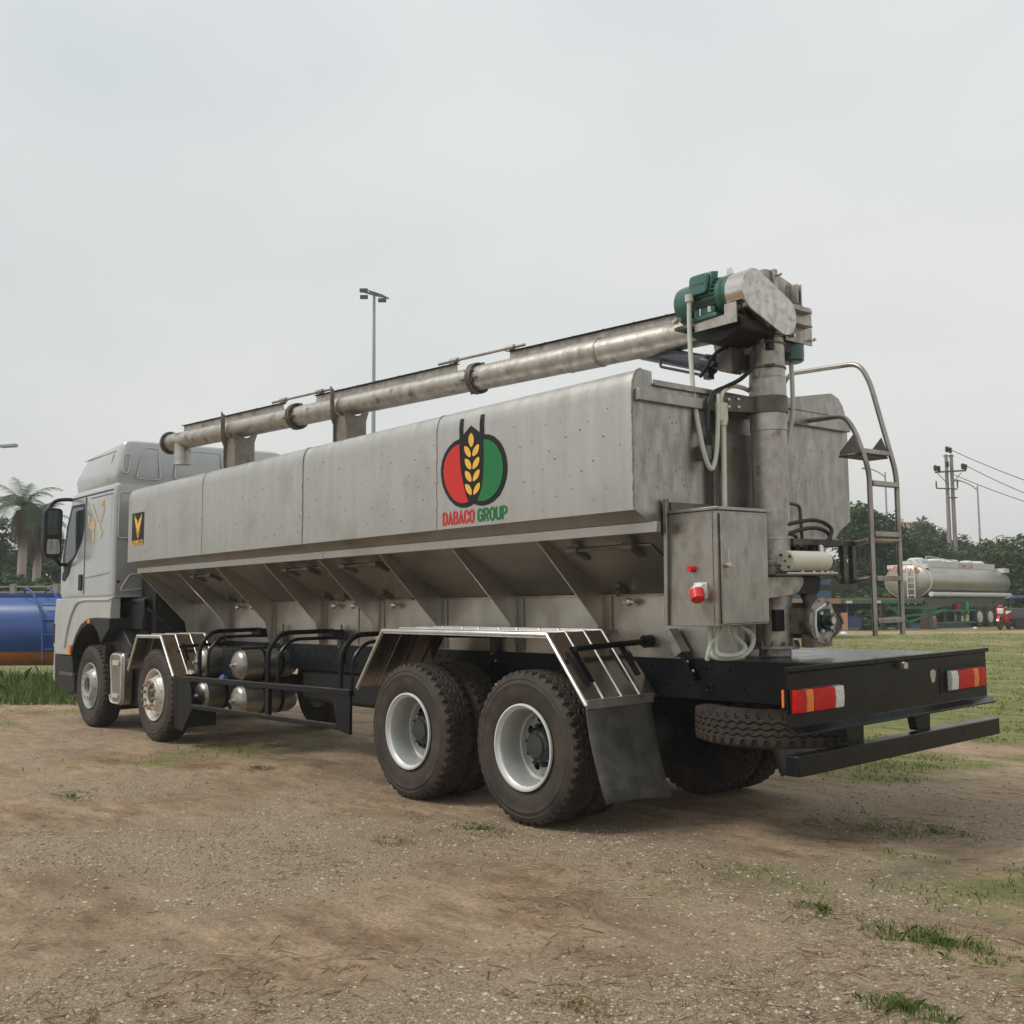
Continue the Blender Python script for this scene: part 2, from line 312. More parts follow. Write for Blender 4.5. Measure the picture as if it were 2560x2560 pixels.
T('rear_post', tr, m_rear, tank, .003); T('rear_skirt', MB().box(XR-.05, XR+.16, -.43, -.35, 1.17, 1.66), m_rear, tank, .003)
for yy, z in ((.35, 2.24), (.30, 2.02), (.24, 1.99)):
    tr = MB(); tr.tube(rfill([(XR+.16, .02, z+.02), (XR+.15, yy-.08, z+.01), (XR+.15, yy+.0, z), (XR+.15, yy+.02, z-.28)], .05), .013, 8); T('hydraulic_tube', tr, m_dsteel)
random.seed(21); dn_ = MB()
for i in range(46):
    y, z = random.choice((random.uniform(-1.15, -.5), random.uniform(.2, 1.15))), random.uniform(2.25, 2.8); dn_.lathe([(.010, 0), (.006, .0015), (.001, .002)], (XR+.004, y, z), (1, 0, 0), 7)
T('spot_welds', dn_, m_spot, rear_wall, smooth=False)
# ---- decals
def sideY(z):
    P = near[4:10]
    for (y0, z0), (y1, z1) in zip(P, P[1:]):
        if z <= z1: return y0+(y1-y0)*(z-z0)/(z1-z0)
    return P[-1][0]
LOGO = dict(
black=[(-0.69,3.009),(-0.647,3.006),(-0.645,2.873),(-0.543,2.937),(-0.437,2.869),(-0.438,3.007),(-0.393,3.005),(-0.39,2.85),(-0.325,2.84),(-0.268,2.818),(-0.211,2.776),(-0.163,2.718),(-0.136,2.657),(-0.123,2.599),(-0.122,2.547),(-0.133,2.491),(-0.162,2.431),(-0.21,2.373),(-0.272,2.337),(-0.337,2.316),(-0.412,2.31),(-0.463,2.317),(-0.515,2.335),(-0.557,2.32),(-0.609,2.312),(-0.67,2.315),(-0.741,2.338),(-0.812,2.387),(-0.867,2.447),(-0.904,2.512),(-0.924,2.581),(-0.927,2.643),(-0.911,2.703),(-0.876,2.76),(-0.821,2.807),(-0.757,2.838),(-0.686,2.852)],
red=[(-0.683,2.809),(-0.677,2.715),(-0.669,2.626),(-0.651,2.548),(-0.625,2.464),(-0.595,2.396),(-0.571,2.355),(-0.617,2.348),(-0.679,2.352),(-0.741,2.376),(-0.803,2.425),(-0.853,2.491),(-0.88,2.56),(-0.887,2.627),(-0.871,2.693),(-0.835,2.744),(-0.776,2.787),(-0.722,2.806)],
green=[(-0.386,2.812),(-0.326,2.799),(-0.268,2.77),(-0.22,2.728),(-0.184,2.673),(-0.164,2.614),(-0.162,2.551),(-0.175,2.49),(-0.206,2.435),(-0.255,2.388),(-0.321,2.354),(-0.387,2.343),(-0.464,2.352),(-0.437,2.393),(-0.407,2.454),(-0.394,2.517),(-0.387,2.585),(-0.383,2.681)],
l0=[(-0.537,2.885),(-0.509,2.852),(-0.501,2.819),(-0.51,2.787),(-0.536,2.762),(-0.561,2.794),(-0.572,2.828),(-0.563,2.859)],
l1=[(-0.627,2.791),(-0.572,2.774),(-0.542,2.732),(-0.54,2.688),(-0.585,2.705),(-0.616,2.741)],
l2=[(-0.62,2.693),(-0.564,2.677),(-0.535,2.634),(-0.535,2.593),(-0.577,2.608),(-0.609,2.642)],
l3=[(-0.618,2.598),(-0.56,2.581),(-0.532,2.536),(-0.534,2.497),(-0.573,2.513),(-0.606,2.543)],
l4=[(-0.617,2.497),(-0.56,2.481),(-0.529,2.439),(-0.531,2.396),(-0.569,2.411),(-0.604,2.446)],
r1=[(-0.441,2.788),(-0.439,2.746),(-0.465,2.706),(-0.525,2.692),(-0.52,2.735),(-0.49,2.769)],
r2=[(-0.438,2.69),(-0.436,2.649),(-0.465,2.61),(-0.524,2.593),(-0.518,2.637),(-0.486,2.674)],
r3=[(-0.434,2.595),(-0.436,2.553),(-0.462,2.518),(-0.521,2.499),(-0.514,2.542),(-0.483,2.577)],
r4=[(-0.431,2.495),(-0.432,2.451),(-0.458,2.419),(-0.515,2.396),(-0.509,2.437),(-0.479,2.474)])
def decal(mb, pts, off, t=.002):
    P = []
    n = len(pts)
    for i in range(n):                      # subdivide so the prongs follow the shoulder
        a, b = pts[i], pts[(i+1) % n]; k = max(1, int(abs(b[1]-a[1])/.03))
        for j in range(k): P.append((a[0]+(b[0]-a[0])*j/k, a[1]+(b[1]-a[1])*j/k))
    return mb.slab([(x, sideY(z)-off, z) for x, z in P], (0, -t, 0))
logo = T('company_emblem', decal(MB(), LOGO['black'], .003), m_dblk, tank, smooth=False)
T('emblem_field', decal(MB(), LOGO['red'], .006), m_dred, logo, smooth=False); T('emblem_field', decal(MB(), LOGO['green'], .006), m_dgrn, logo, smooth=False)
eb = MB()
for k_ in ('l0', 'l1', 'l2', 'l3', 'l4', 'r1', 'r2', 'r3', 'r4'):
    eb.slab([(p.x, -1.2565, p.y) for p in rfill([(x, z, 0) for x, z in LOGO[k_]], .02, 2, True)], (0, -.002, 0))
T('wheat_ear', eb, m_dyel, logo, smooth=False)
GL = dict(D=[(1, [(0, 0), (.26, 0), (.42, .15), (.42, .70), (.26, .85), (0, .85)])], A=[(0, [(-.01, -.075), (.21, .86), (.43, -.075)]), (0, [(.08, .20), (.34, .20)])],
    B=[(1, [(0, 0), (.28, 0), (.42, .12), (.42, .34), (.30, .44), (0, .44)]), (1, [(0, .44), (.28, .44), (.40, .54), (.40, .74), (.27, .85), (0, .85)])],
    C=[(0, [(.42, .56), (.42, .72), (.29, .85), (.13, .85), (0, .72), (0, .13), (.13, 0), (.29, 0), (.42, .13), (.42, .29)])], O=[(1, [(.13, 0), (.29, 0), (.42, .13), (.42, .72), (.29, .85), (.13, .85), (0, .72), (0, .13)])],
    G=[(0, [(.42, .58), (.42, .72), (.29, .85), (.13, .85), (0, .72), (0, .13), (.13, 0), (.29, 0), (.42, .13), (.42, .40), (.22, .40)])], R=[(0, [(0, -.075), (0, .925)]), (1, [(0, .40), (.27, .40), (.41, .51), (.41, .74), (.27, .85), (0, .85)]), (0, [(.24, .40), (.43, -.075)])],
    U=[(0, [(0, .925), (0, .13), (.13, 0), (.29, 0), (.42, .13), (.42, .925)])], P=[(0, [(0, -.075), (0, .925)]), (1, [(0, .37), (.27, .37), (.41, .49), (.41, .73), (.27, .85), (0, .85)])])
def block_text(mb, s, x0, z0, h, wd, y, t=.094):            # bold condensed capitals as mitred strokes
    sx = wd/(len(s)*.66-.08); lay = 0
    for i, ch in enumerate(s):
        for closed, pts in GL[ch]:
            P = [Vector(p) for p in pts]; n = len(P); L = []; R2 = []
            for j in range(n):
                a = P[j-1] if (closed or j) else None; c = P[(j+1) % n] if (closed or j < n-1) else None
                d1 = (P[j]-a).normalized() if a is not None else None; d2 = (c-P[j]).normalized() if c is not None else None
                d1 = d1 or d2; d2 = d2 or d1; n1 = Vector((-d1.y, d1.x)); n2 = Vector((-d2.y, d2.x)); m_ = (n1+n2).normalized(); q = t/max(.45, m_.dot(n1)); L.append(P[j]+m_*q); R2.append(P[j]-m_*q)
            lay += 1; yy = y-.00015*(lay % 4)
            V_ = [(x0+(i*.66+.08+p.x)*sx, yy, z0+(p.y+.075)*h) for p in L+R2]
            mb.add(V_, [(j, (j+1) % n, (j+1) % n+n, j+n) for j in range(n if closed else n-1)])
    return mb
tb_ = block_text(MB(), 'DABACO', -.905, 2.192, .100, .395, -1.253); T('company_name', tb_, m_dred, tank, smooth=False)
tb_ = block_text(MB(), 'GROUP', -.470, 2.192, .100, .345, -1.253); T('company_name', tb_, m_dgrn, tank, smooth=False)
stk = T('maker_sticker', MB().prism(rrect(-7.37, -6.99, 2.36, 2.765, .015), 'y', -1.2505, -1.253), m_dblk, tank, smooth=False)
def WM(x, y): return (-7.37+(x-36)/105*.38, 2.765-(y-1763)/105*.405)
g = MB()
V1 = [(57, 1767), (60, 1783), (70, 1805), (92, 1830), (112, 1805), (121, 1783), (123, 1767), (112, 1780), (101, 1785), (91, 1800), (80, 1785), (68, 1780)]
g.prism([WM(x, y) for x, y in V1], 'y', -1.2532, -1.2552)
g.prism([WM(x, y) for x, y in [(74, 1815), (92, 1838), (109, 1814), (106, 1824), (92, 1848), (77, 1824)]], 'y', -1.2532, -1.2552)
g.prism([WM(x, y) for x, y in [(39, 1852), (139, 1852), (139, 1867), (39, 1867)]], 'y', -1.2532, -1.2552)
T('sticker_mark', g, m_dgold, stk, smooth=False)
g = MB(); lettering(g, 'VU LINH', .048, .335, lambda a, b: (-7.345+a, -1.2558, 2.372+b), .03); T('sticker_text', g, m_dblk, stk, smooth=False)
# ---- control cabinet
CX0, CX1, CY0, CY1, CZ0, CZ1 = 1.155, 1.555, -.97, -.455, 1.415, 2.14
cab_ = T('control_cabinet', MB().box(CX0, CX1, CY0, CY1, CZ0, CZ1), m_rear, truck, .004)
T('cabinet_lid', MB().prism([(CX0-.02, CY0-.012), (CX1+.018, CY0-.012), (CX1+.018, CY1+.03), (CX0-.02, CY1+.03)], 'z', CZ1+.001, CZ1+.022), m_rear, cab_, .003)
T('cabinet_door', MB().box(CX1+.002, CX1+.016, CY0+.025, CY1-.012, CZ0+.012, CZ1-.02), m_rear, cab_, .004)
T('cabinet_edge', MB().box(CX1-.035, CX1-.030, CY0-.004, CY0-.001, CZ0+.005, CZ1-.01), m_seam, cab_)
hd = MB(); hd.cyl((CX1+.016, -.90, 1.795), (CX1+.045, -.90, 1.795), .017, n=12); hd.tube(spline([(CX1+.04, -.905, 1.80), (CX1+.05, -.88, 1.78), (CX1+.05, -.865, 1.74), (CX1+.04, -.865, 1.715)]), .0065, 6); hd.tube([(CX1+.035, -.895, 1.80), (CX1+.03, -.895, 1.90)], .0025, 5)
T('door_handle', hd, m_zinc, cab_)
bt = MB(); bt.cyl((1.36, CY0-.001, 1.778), (1.36, CY0-.012, 1.778), .023, n=16); bt.cyl((1.36, CY0-.012, 1.778), (1.36, CY0-.04, 1.778), .019, n=16); T('red_button', bt, m_red, cab_)
sk = MB(); sk.prism(rrect(1.375, 1.475, 1.585, 1.69, .012), 'y', CY0-.001, CY0-.014); sk.slab([(1.385, CY0-.014, 1.682), (1.465, CY0-.014, 1.682), (1.465, CY0-.075, 1.655), (1.46, CY0-.07, 1.60), (1.385, CY0-.014, 1.592)], (.0, .004, 0)); sk.cyl((1.425, CY0-.01, 1.650), (1.425, CY0-.07, 1.618), .042, n=20)
sock = T('power_socket', sk, m_white, cab_)
rk = MB(); rk.cyl((1.435, CY0-.060, 1.638), (1.462, CY0-.082, 1.583), .046, .042, n=18); rk.cyl((1.462, CY0-.082, 1.583), (1.465, CY0-.085, 1.577), .034, n=16); rk.box(1.405, 1.48, CY0-.075, CY0-.05, 1.632, 1.645); T('socket_cover', rk, m_red, sock)
for pts in ([(1.40, -.86, 1.42), (1.40, -.86, 1.28), (1.42, -.84, 1.215), (1.47, -.66, 1.21), (1.47, -.54, 1.26), (1.46, -.50, 1.33), (1.46, -.58, 1.385), (1.45, -.66, 1.42)],
            [(1.44, -.83, 1.42), (1.43, -.84, 1.26), (1.46, -.80, 1.225), (1.48, -.68, 1.228), (1.47, -.60, 1.27), (1.44, -.66, 1.34), (1.43, -.68, 1.42)],
            [(1.46, -.80, 1.42), (1.44, -.82, 1.35), (1.41, -.86, 1.31), (1.39, -.87, 1.24), (1.37, -.86, 1.2)]):
    T('conduit', MB().tube(spline(pts), .016, 8), m_hose, cab_)
# ---- deck, chassis, rear panel, bumper
fr = MB()
for s in (-1, 1): fr.box(-9.7, 2.17, s*.43-.004, s*.43+.004, .895, 1.165); fr.box(-9.7, 2.17, s*.39-.036, s*.39+.036, 1.157, 1.165); fr.box(-9.7, 2.17, s*.39-.036, s*.39+.036, .895, .903)
for x in (-9.2, -7.7, -5.6, -3.4, -1.9, .75, 1.9): fr.box(x-.05, x+.05, -.425, .425, .93, 1.12)
frame = T('chassis_frame', fr, m_frame)
bo = MB(); random.seed(5)
for x in [1.0-.16*i for i in range(4)] + [-1.9-.13*i for i in range(9)] + [-3.3-.16*i for i in range(12)] + [1.35, 1.2, 1.05]:
    for z in (1.11, .955, .985):
        if random.random() < .85: bo.dome((x+random.uniform(-.02, .02), -.434, z), (0, -1, 0), .014, .012, 8, 2)
T('frame_bolt', bo, m_black, frame)
dk = MB(); dk.box(.9, 2.16, -.44, .98, 1.166, 1.176); deck = T('rear_deck', dk, mat('deck_plate', (.035, .036, .038), .28, .3, (.06, .058, .055), 7, .4, .7, rvar=.1, bump=.25, bscale=9), truck)
rp = MB(); rp.prism([(2.17, 1.20), (2.215, 1.20), (2.215, 1.175), (2.19, 1.165), (2.19, .865), (2.25, .835), (2.25, .822), (2.178, .855), (2.178, 1.17), (2.17, 1.18)], 'y', -1.185, 1.185)
rearp = T('rear_panel', rp, m_black, truck, .003)
T('panel_recess', MB().box(2.1905, 2.194, .52, 1.12, .93, 1.105), m_frame, rearp)
def lamp(y0, y1, flip):
    ys = [y0, y0+.10, y0+.17, y1-.09, y1] if not flip else [y1, y1-.10, y1-.17, y0+.09, y0]
    base = T('tail_lamp', MB().box(2.1905, 2.20, y0-.005, y1+.005, .938, 1.077), m_blackp, rearp, .004)
    for a, b, m in ((0, 1, m_lred), (1, 2, m_lamb), (2, 3, m_lred), (3, 4, m_lclr)):
        p, q = sorted((ys[a], ys[b])); T('lens', MB().prism([(2.2, .942), (2.2, 1.073), (2.232, 1.069), (2.238, 1.01), (2.232, .946)], 'y', p+.001, q-.001), m, base, .004)
lamp(-1.165, -.685, False); lamp(.605, 1.085, True)
sm = MB(); sm.box(2.156, 2.171, -1.194, -1.1855, .975, 1.075); T('side_marker', sm, m_lamb, rearp, .003)
T('latch', MB().cyl((2.19, .0, 1.155), (2.235, .0, 1.155), .013, n=10).box(2.215, 2.24, -.012, .035, 1.125, 1.16), m_zinc, rearp)
hp = [(2.193, .43+.035*math.cos(a)*(1+.2*math.sin(3*a)), 1.05+.05*math.sin(a)*(1+.15*math.cos(2*a))) for a in np.linspace(0, 2*math.pi, 18)[:-1]]
T('torn_hole', MB().slab(hp, (.001, 0, 0)), mat('bare_primer', (.42, .38, .28), .8), rearp, smooth=False)
bp_ = MB(); bp_.box(2.16, 2.25, -1.180, 1.222, .602, .715); bump = T('rear_bumper', bp_, m_black, truck, .006)
for y in (-.50, .30): T('bumper_bracket', MB().prism([(y-.105, .85), (y+.105, .85), (y+.10, .716), (y-.06, .716)], 'x', 2.12, 2.176), m_black, bump)
# ---- wheels
def tyre_mesh():
    side = [(-.118, .300), (-.130, .322), (-.143, .36), (-.148, .41), (-.147, .442), (-.1505, .449), (-.1465, .456), (-.142, .476), (-.1455, .482), (-.1405, .489), (-.139, .496), (-.131, .512), (-.124, .528)]
    tread = [(y, .5405-.004*(y/.118)**2) for y in np.linspace(-.118, .118, 45)]
    P = side + tread + [(-y, r) for y, r in side[::-1]]; n = 440; v = []; k = len(P)
    th = np.arange(n)/n*2*math.pi; lug = 44; ph = (th*lug/(2*math.pi)) % 1
    tri = np.abs(ph-.5)*4-1
    for (y, r) in P:
        rr = np.full(n, r)
        if r > .527 and abs(y) < .125:
            a = abs(y); sh_ = ph if y < 0 else (ph+.5) % 1
            if a > .078: rr = np.where((np.abs(sh_-.5) < .17+.05*(a > .1)), r-.017, rr)
            for c in (-.048, 0., .048): rr = np.where(np.abs(y-c-tri*.010*(1 if c < .01 else -1)) < .0062, r-.014, rr)
            if a < .078: rr = np.where((np.abs(((ph+(.25 if y > 0 else 0)) % 1)-.5) < .045) & (np.abs(a-.025) < .017), r-.006, rr)
        for t, q in zip(th, rr): v.append((q*math.cos(t), y, q*math.sin(t)))
    mb = MB(); f = [(i*n+j, (i+1)*n+j, (i+1)*n+(j+1) % n, i*n+(j+1) % n) for i in range(k-1) for j in range(n)]
    return mb.add(v, f)
TY = tyre_mesh()
def disc_with_holes(mb, y0, r_in, r_out, nh, hr, m=14, y1=None, oval=1.):     # ring of nh sectors, each with a round hole
    y1 = y0 if y1 is None else y1; rc = (r_in+r_out)/2; da = math.pi/nh
    for i in range(nh):
        tc_ = (2*i+1)*da; inner = []; outer = []
        for j in range(m):
            a = 2*math.pi*j/m; cx, cz = math.cos(a), math.sin(a)
            inner.append((rc+hr*cx, tc_+oval*hr*cz/rc))
            s_ = min((r_out-rc)/abs(cx) if abs(cx) > 1e-6 else 9, da/abs(cz)*1. if abs(cz) > 1e-6 else 9)
            outer.append((rc+(r_out-rc)*max(-1, min(1, cx*1.42)), tc_+da*max(-1, min(1, cz*1.42))))
        def P(r, t): return (r*math.cos(t), y0+(y1-y0)*(r-r_in)/(r_out-r_in), r*math.sin(t))
        mb.add([P(*q) for q in inner+outer], [(j, (j+1) % m, (j+1) % m+m, j+m) for j in range(m)])
def rear_wheel():
    rim = MB(); rim.lathe([(.272, -.1195), (.262, -.10), (.256, -.02), (.252, .050), (.246, .056), (.232, .056), (.228, .066), (.219, .078)], (0, 0, 0), (0, 1, 0), 64, True)
    disc_with_holes(rim, .078, .150, .219, 8, .026, 14, oval=1.3)
    rim.lathe([(.150, .078), (.10, .078), (.10, .12)], (0, 0, 0), (0, 1, 0), 40, True); rim.lathe([(.3, -.1), (.29, .13)], (0, 0, 0), (0, 1, 0), 48, True)
    wh = obj('wheel', rim, m_rim, truck)
    obj('rim_lip_lit', MB().lathe([(.296, -.118), (.3065, -.136), (.304, -.149), (.292, -.151), (.285, -.134), (.272, -.122), (.270, -.112)], (0, 0, 0), (0, 1, 0), 64, True).lathe([(.2465, .052), (.2325, .052), (.2325, .058), (.2465, .058)], (0, 0, 0), (0, 1, 0), 56, True), m_lip, wh)
    obj('tyre', TY, m_tyre, wh, ang=40)
    hb_ = MB(); hb_.lathe([(.155, .10), (.155, .069), (.128, .066), (.122, .02), (.105, -.005), (.085, -.012), (.082, -.03), (.03, -.034), (.001, -.034)], (0, 0, 0), (0, 1, 0), 36, True)
    for i in range(10):
        a = 2*math.pi*i/10; c = (.138*math.cos(a), 0, .138*math.sin(a)); hb_.cyl((c[0], .07, c[2]), (c[0], .024, c[2]), .019, n=6); hb_.dome((c[0], .024, c[2]), (0, -1, 0), .013, .026, 6, 2)
    for i in range(8):
        a = 2*math.pi*i/8; hb_.dome((.096*math.cos(a), -.008, .096*math.sin(a)), (0, -1, 0), .009, .008, 6, 2)
    obj('hub', hb_, m_hub, wh)
    obj('brake_drum', MB().lathe([(.20, .10), (.20, .16), (.001, .16)], (0, 0, 0), (0, 1, 0), 24, True), m_cav, wh)
    return wh
def steer_wheel(kind):
    rim = MB(); rim.lathe([(.296, -.118), (.3065, -.136), (.302, -.146), (.290, -.143), (.284, -.128), (.270, -.105), (.262, -.06)], (0, 0, 0), (0, 1, 0), 64, True)
    disc_with_holes(rim, -.135, .205, .262, 10, .0135, 12, y1=-.06)
    rim.lathe([(.205, -.135), (.192, -.15), (.186, -.172), (.176, -.180), (.125, -.180), (.112, -.172), (.108, -.10), (.10, -.06)], (0, 0, 0), (0, 1, 0), 48, True)
    rim.lathe([(.3, -.1), (.29, .13)], (0, 0, 0), (0, 1, 0), 48, True)
    wh = obj('wheel', rim, m_rim if kind == 0 else m_rim2, truck); obj('tyre', TY, m_tyre, wh, ang=40)
    hb_ = MB(); hb_.lathe([(.25, -.04), (.001, -.04)], (0, 0, 0), (0, 1, 0), 24, True)
    if kind: hb_.lathe([(.10, -.04), (.095, -.16), (.07, -.175), (.001, -.178)], (0, 0, 0), (0, 1, 0), 24, True)
    else: hb_.lathe([(.10, -.04), (.085, -.13), (.001, -.135)], (0, 0, 0), (0, 1, 0), 24, True)
    obj('hub', hb_, m_hub, wh); nb = MB()
    for i in range(10):
        a = 2*math.pi*(i+.3)/10; c = (.151*math.cos(a), .151*math.sin(a))
        if kind: nb.cyl((c[0], -.178, c[1]), (c[0], -.232, c[1]), .014, n=8); nb.cyl((c[0], -.178, c[1]), (c[0], -.205, c[1]), .021, n=6)
        else: nb.cyl((c[0], -.1805, c[1]), (c[0], -.181, c[1]), .014, n=10)
    obj('wheel_nuts' if kind else 'bolt_holes', nb, m_bronze if kind else m_cav, wh)
    return wh
RW = .5399
w0 = rear_wheel(); X1_, X2_, X3_ = -1.4095, -6.6193, -8.803
spots = [(0, -1.088, 0), (X1_, -1.088, 0), (0, -.755, 1), (X1_, -.755, 1), (0, 1.088, 1), (X1_, 1.088, 1), (0, .755, 0), (X1_, .755, 0)]
for i, (x, y, fl) in enumerate(spots):
    o = w0 if i == 0 else copy_tree(w0, truck); o.location = (x, y, RW); o.rotation_euler = (0, R_(17*i+8), math.pi if fl else 0)
for x, k_ in ((X3_, 0), (X2_, 1)):
    o = steer_wheel(k_); o.location = (x, -1.085, RW); o.rotation_euler = (0, R_(9+14*k_), 0)
    c = copy_tree(o, truck); c.location = (x, 1.085, RW); c.rotation_euler = (0, .4, math.pi)
sp = copy_tree(w0, truck); sp.name = 'spare_wheel'; sp.location = (1.33, -.10, .735); sp.rotation_euler = (R_(90), 0, .3); sp.scale = (1, .83, 1)
ax = MB()
for x in (0, X1_): ax.cyl((x, -.9, RW), (x, .9, RW), .075, n=16); ax.lathe([(.06, -.3), (.2, -.16), (.24, 0), (.2, .16), (.06, .3)], (x, 0, RW), (0, 1, 0), 20); ax.box(x-.06, x+.06, -.52, -.40, RW, .9)
for x in (0, X1_):
    for s in (-1, 1): ax.cyl((x, s*.96, RW), (x, s*.50, RW), .243, n=28); ax.cyl((x, s*.602, RW), (x, s*.590, RW), .325, n=36)  # drums, plus black discs added to paint the far rims as shaded
for x in (X2_, X3_): ax.box(x-.06, x+.06, -.95, .95, RW-.12, RW); ax.box(x-.75, x+.75, -.47, -.39, RW+.03, RW+.10); ax.box(x-.75, x+.75, .39, .47, RW+.03, RW+.10)
ax.box(-1.5, .1, -.48, -.38, .72, .80); ax.cyl((-6.4, 0, .75), (-1.4, 0, .62), .05, n=12); ax.cyl((.28, -.42, .55), (.28, -.62, .55), .12, n=18); ax.dome((.28, -.62, .55), (0, -1, 0), .12, .05, 16)
T('axle', ax, m_cav)
# ---- fenders
def fender(pts, y0, y1, name, ribs, m=m_fend):
    t = .006; N_ = len(pts); f = MB(); 
    up = []
    for i in range(N_):
        a = Vector(pts[max(i-1, 0)]); b = Vector(pts[min(i+1, N_-1)]); d = (b-a).normalized(); nrm = Vector((-d.y, d.x)); up.append(Vector(pts[i])+nrm*t)
    poly = [tuple(p) for p in pts] + [tuple(p) for p in up[::-1]]; f.prism(poly, 'y', y0, y1)
    o = T(name, f, m, truck)
    e_ = MB(); q = [(p.x, y0-.004, p.y-.012) for p in up]; e_.tube(q, .016, 10); e_.prism([(a.x, a.y-.004) for a in up]+[(a.x, a.y-.036) for a in up[::-1]], 'y', y0-.003, y0+.004); T('fender_edge', e_, m_trim, o)
    for y in ribs:
        T('fender_rib', MB().tube([(p.x, y, p.y+.002) for p in up], .008, 8), m_trim, o)
        T('fender_rib', MB().tube([(p[0], y+.04, p[1]-.002) for p in pts[:2]], .007, 6), m_chrome, o)
    return o
f1 = fender([(-2.12, .885), (-1.737, 1.375), (.295, 1.365), (.67, .905)], -1.25, -.56, 'fender', (-1.08, -.90, -.72))
rv = MB()
for i in range(8): rv.dome((-1.5+.23*i, -.95-.02*(i % 2), 1.38), (0, 0, 1), .014, .012, 8, 2)
T('rivet', rv, m_zinc, f1)
f2 = fender([(-7.36, .84), (-7.09, 1.257), (-6.38, 1.262), (-6.0, .815)], -1.25, -.60, 'fender', (-1.08, -.90, -.72), m_fend)
for ff, y in ((f1, 1.25), (f2, 1.25)):
    c = ff.copy(); col.objects.link(c); c.scale = (1, -1, 1)
fl = MB(); gx = np.linspace(0, 1, 9); V_ = []
for t in gx:
    for s_ in np.linspace(0, 1, 9): V_.append((.672+.19*t**1.5+.012*math.sin(5*s_)*t, -1.255+.635*s_-.015*t, .93-.66*t+.025*t*math.sin(3*s_+1)))
fl.add(V_, [(i*9+j, (i+1)*9+j, (i+1)*9+j+1, i*9+j+1) for i in range(8) for j in range(8)])
flap = T('mud_flap', fl, m_rubflap, truck); so = flap.modifiers.new('thick', 'SOLIDIFY'); so.thickness = .012
T('flap_strip', MB().beam((.678, -1.258, .905), (.678, -.605, .905), .012, .062), m_pipe, flap, .002)
c = copy_tree(flap, truck); c.scale = (1, -1, 1)
fl2 = MB(); fl2.slab([(-5.99, -1.22, .80), (-5.99, -.75, .80), (-5.95, -.75, .22), (-5.95, -1.22, .22)], (.012, 0, 0)); T('mud_flap', fl2, m_blackp, truck)
rd = MB(); rd.cyl((.48, -1.17, 1.262), (.48, -.44, 1.283), .021, n=12); rd.cyl((.48, -.47, 1.281), (.48, -.415, 1.284), .047, n=14); rd.beam((.42, -1.14, 1.27), (.60, -1.13, 1.04), .05, .012, (1, 0, 0)); rd.beam((.42, -.68, 1.29), (.60, -.67, 1.06), .05, .012, (1, 0, 0)); T('fender_stay', rd, m_black)
rd = MB(); rd.cyl((-6.2, -1.1, 1.13), (-6.2, -.44, 1.15), .02, n=10); rd.beam((-6.22, -1.05, 1.16), (-6.08, -1.05, .98), .04, .012, (1, 0, 0)); T('fender_stay', rd, m_black); rd = MB(); rd.cyl((-1.1, -1.1, 1.335), (-1.1, -.44, 1.30), .022, n=10); T('fender_stay', rd, m_black)
# ---- body mounts
for x, z in ((.83, 1.22), (-1.25, 1.20), (-2.35, 1.2), (-3.72, 1.2), (-4.95, 1.2), (-6.4, 1.2)):
    b = MB()
    if x > 0: b.beam((x-.10, -.47, 1.36), (x+.01, -.47, 1.20), .07, .10, (0, 1, 0)); mt = T('body_mount', b, m_pipe, truck, .004); b = MB().beam((x+.02, -.455, 1.19), (x+.13, -.455, 1.03), .025, .10, (0, 1, 0)); T('mount_plate', b, m_black, mt, .004)
    else:
        b.box(x-.035, x+.035, -.47, -.405, 1.15, 1.30); b.cyl((x, -.44, 1.1), (x, -.44, 1.38), .011, n=8); mt = T('body_mount', b, m_dsteel, truck, .004); T('mount_plate', MB().box(x-.07, x+.07, -.455, -.436, .98, 1.15), m_black, mt, .004)
    z_ = MB()
    for dz in ((0, 1.15), (.05, 1.09)): z_.dome((x+(.06+dz[0] if x > 0 else dz[0]-.02), -.458 if x < 0 else -.482, dz[1]), (0, -1, 0), .013, .01, 8, 2)
    T('bolt', z_, m_zinc, mt)
# ---- side guard
sg = MB(); sg.beam((-6.06, -1.2, .785), (-2.30, -1.2, .815), .05, .05); sg.beam((-5.7, -1.2, .488), (-2.5, -1.2, .505), .045, .04)
sg.slab([(-2.62, -1.22, .84), (-2.30, -1.22, .84), (-2.30, -1.22, .455), (-2.50, -1.22, .48)], (0, .03, 0)); sg.slab([(-6.08, -1.22, .81), (-5.62, -1.22, .79), (-5.55, -1.22, .47), (-5.80, -1.22, .20), (-6.02, -1.22, .22)], (0, .03, 0))
guard = T('side_guard', sg, m_frame, truck, .005)
T('guard_edge', MB().beam((-5.7, -1.204, .512), (-2.52, -1.204, .53), .03, .004).beam((-6.0, -1.204, .812), (-2.32, -1.204, .843), .04, .004), m_dsteel, guard)
for x in (-5.45, -3.86, -2.50):
    h = MB(); h.tube(rfill([(x, -1.19, .83), (x, -1.19, 1.17), (x+.0, -1.05, 1.315), (x+.02, -.46, 1.315)], .12), .024, 10); h.tube(rfill([(x+.12, -1.15, .83), (x+.12, -1.14, 1.12), (x+.12, -1.0, 1.25), (x+.12, -.46, 1.25)], .08), .017, 8)
    h.box(x-.03, x+.2, -.56, -.445, 1.23, 1.33)
    if x > -5: h.box(x-.02, x+.05, -1.21, -1.17, .49, .82)
    T('guard_hoop', h, m_black, guard)
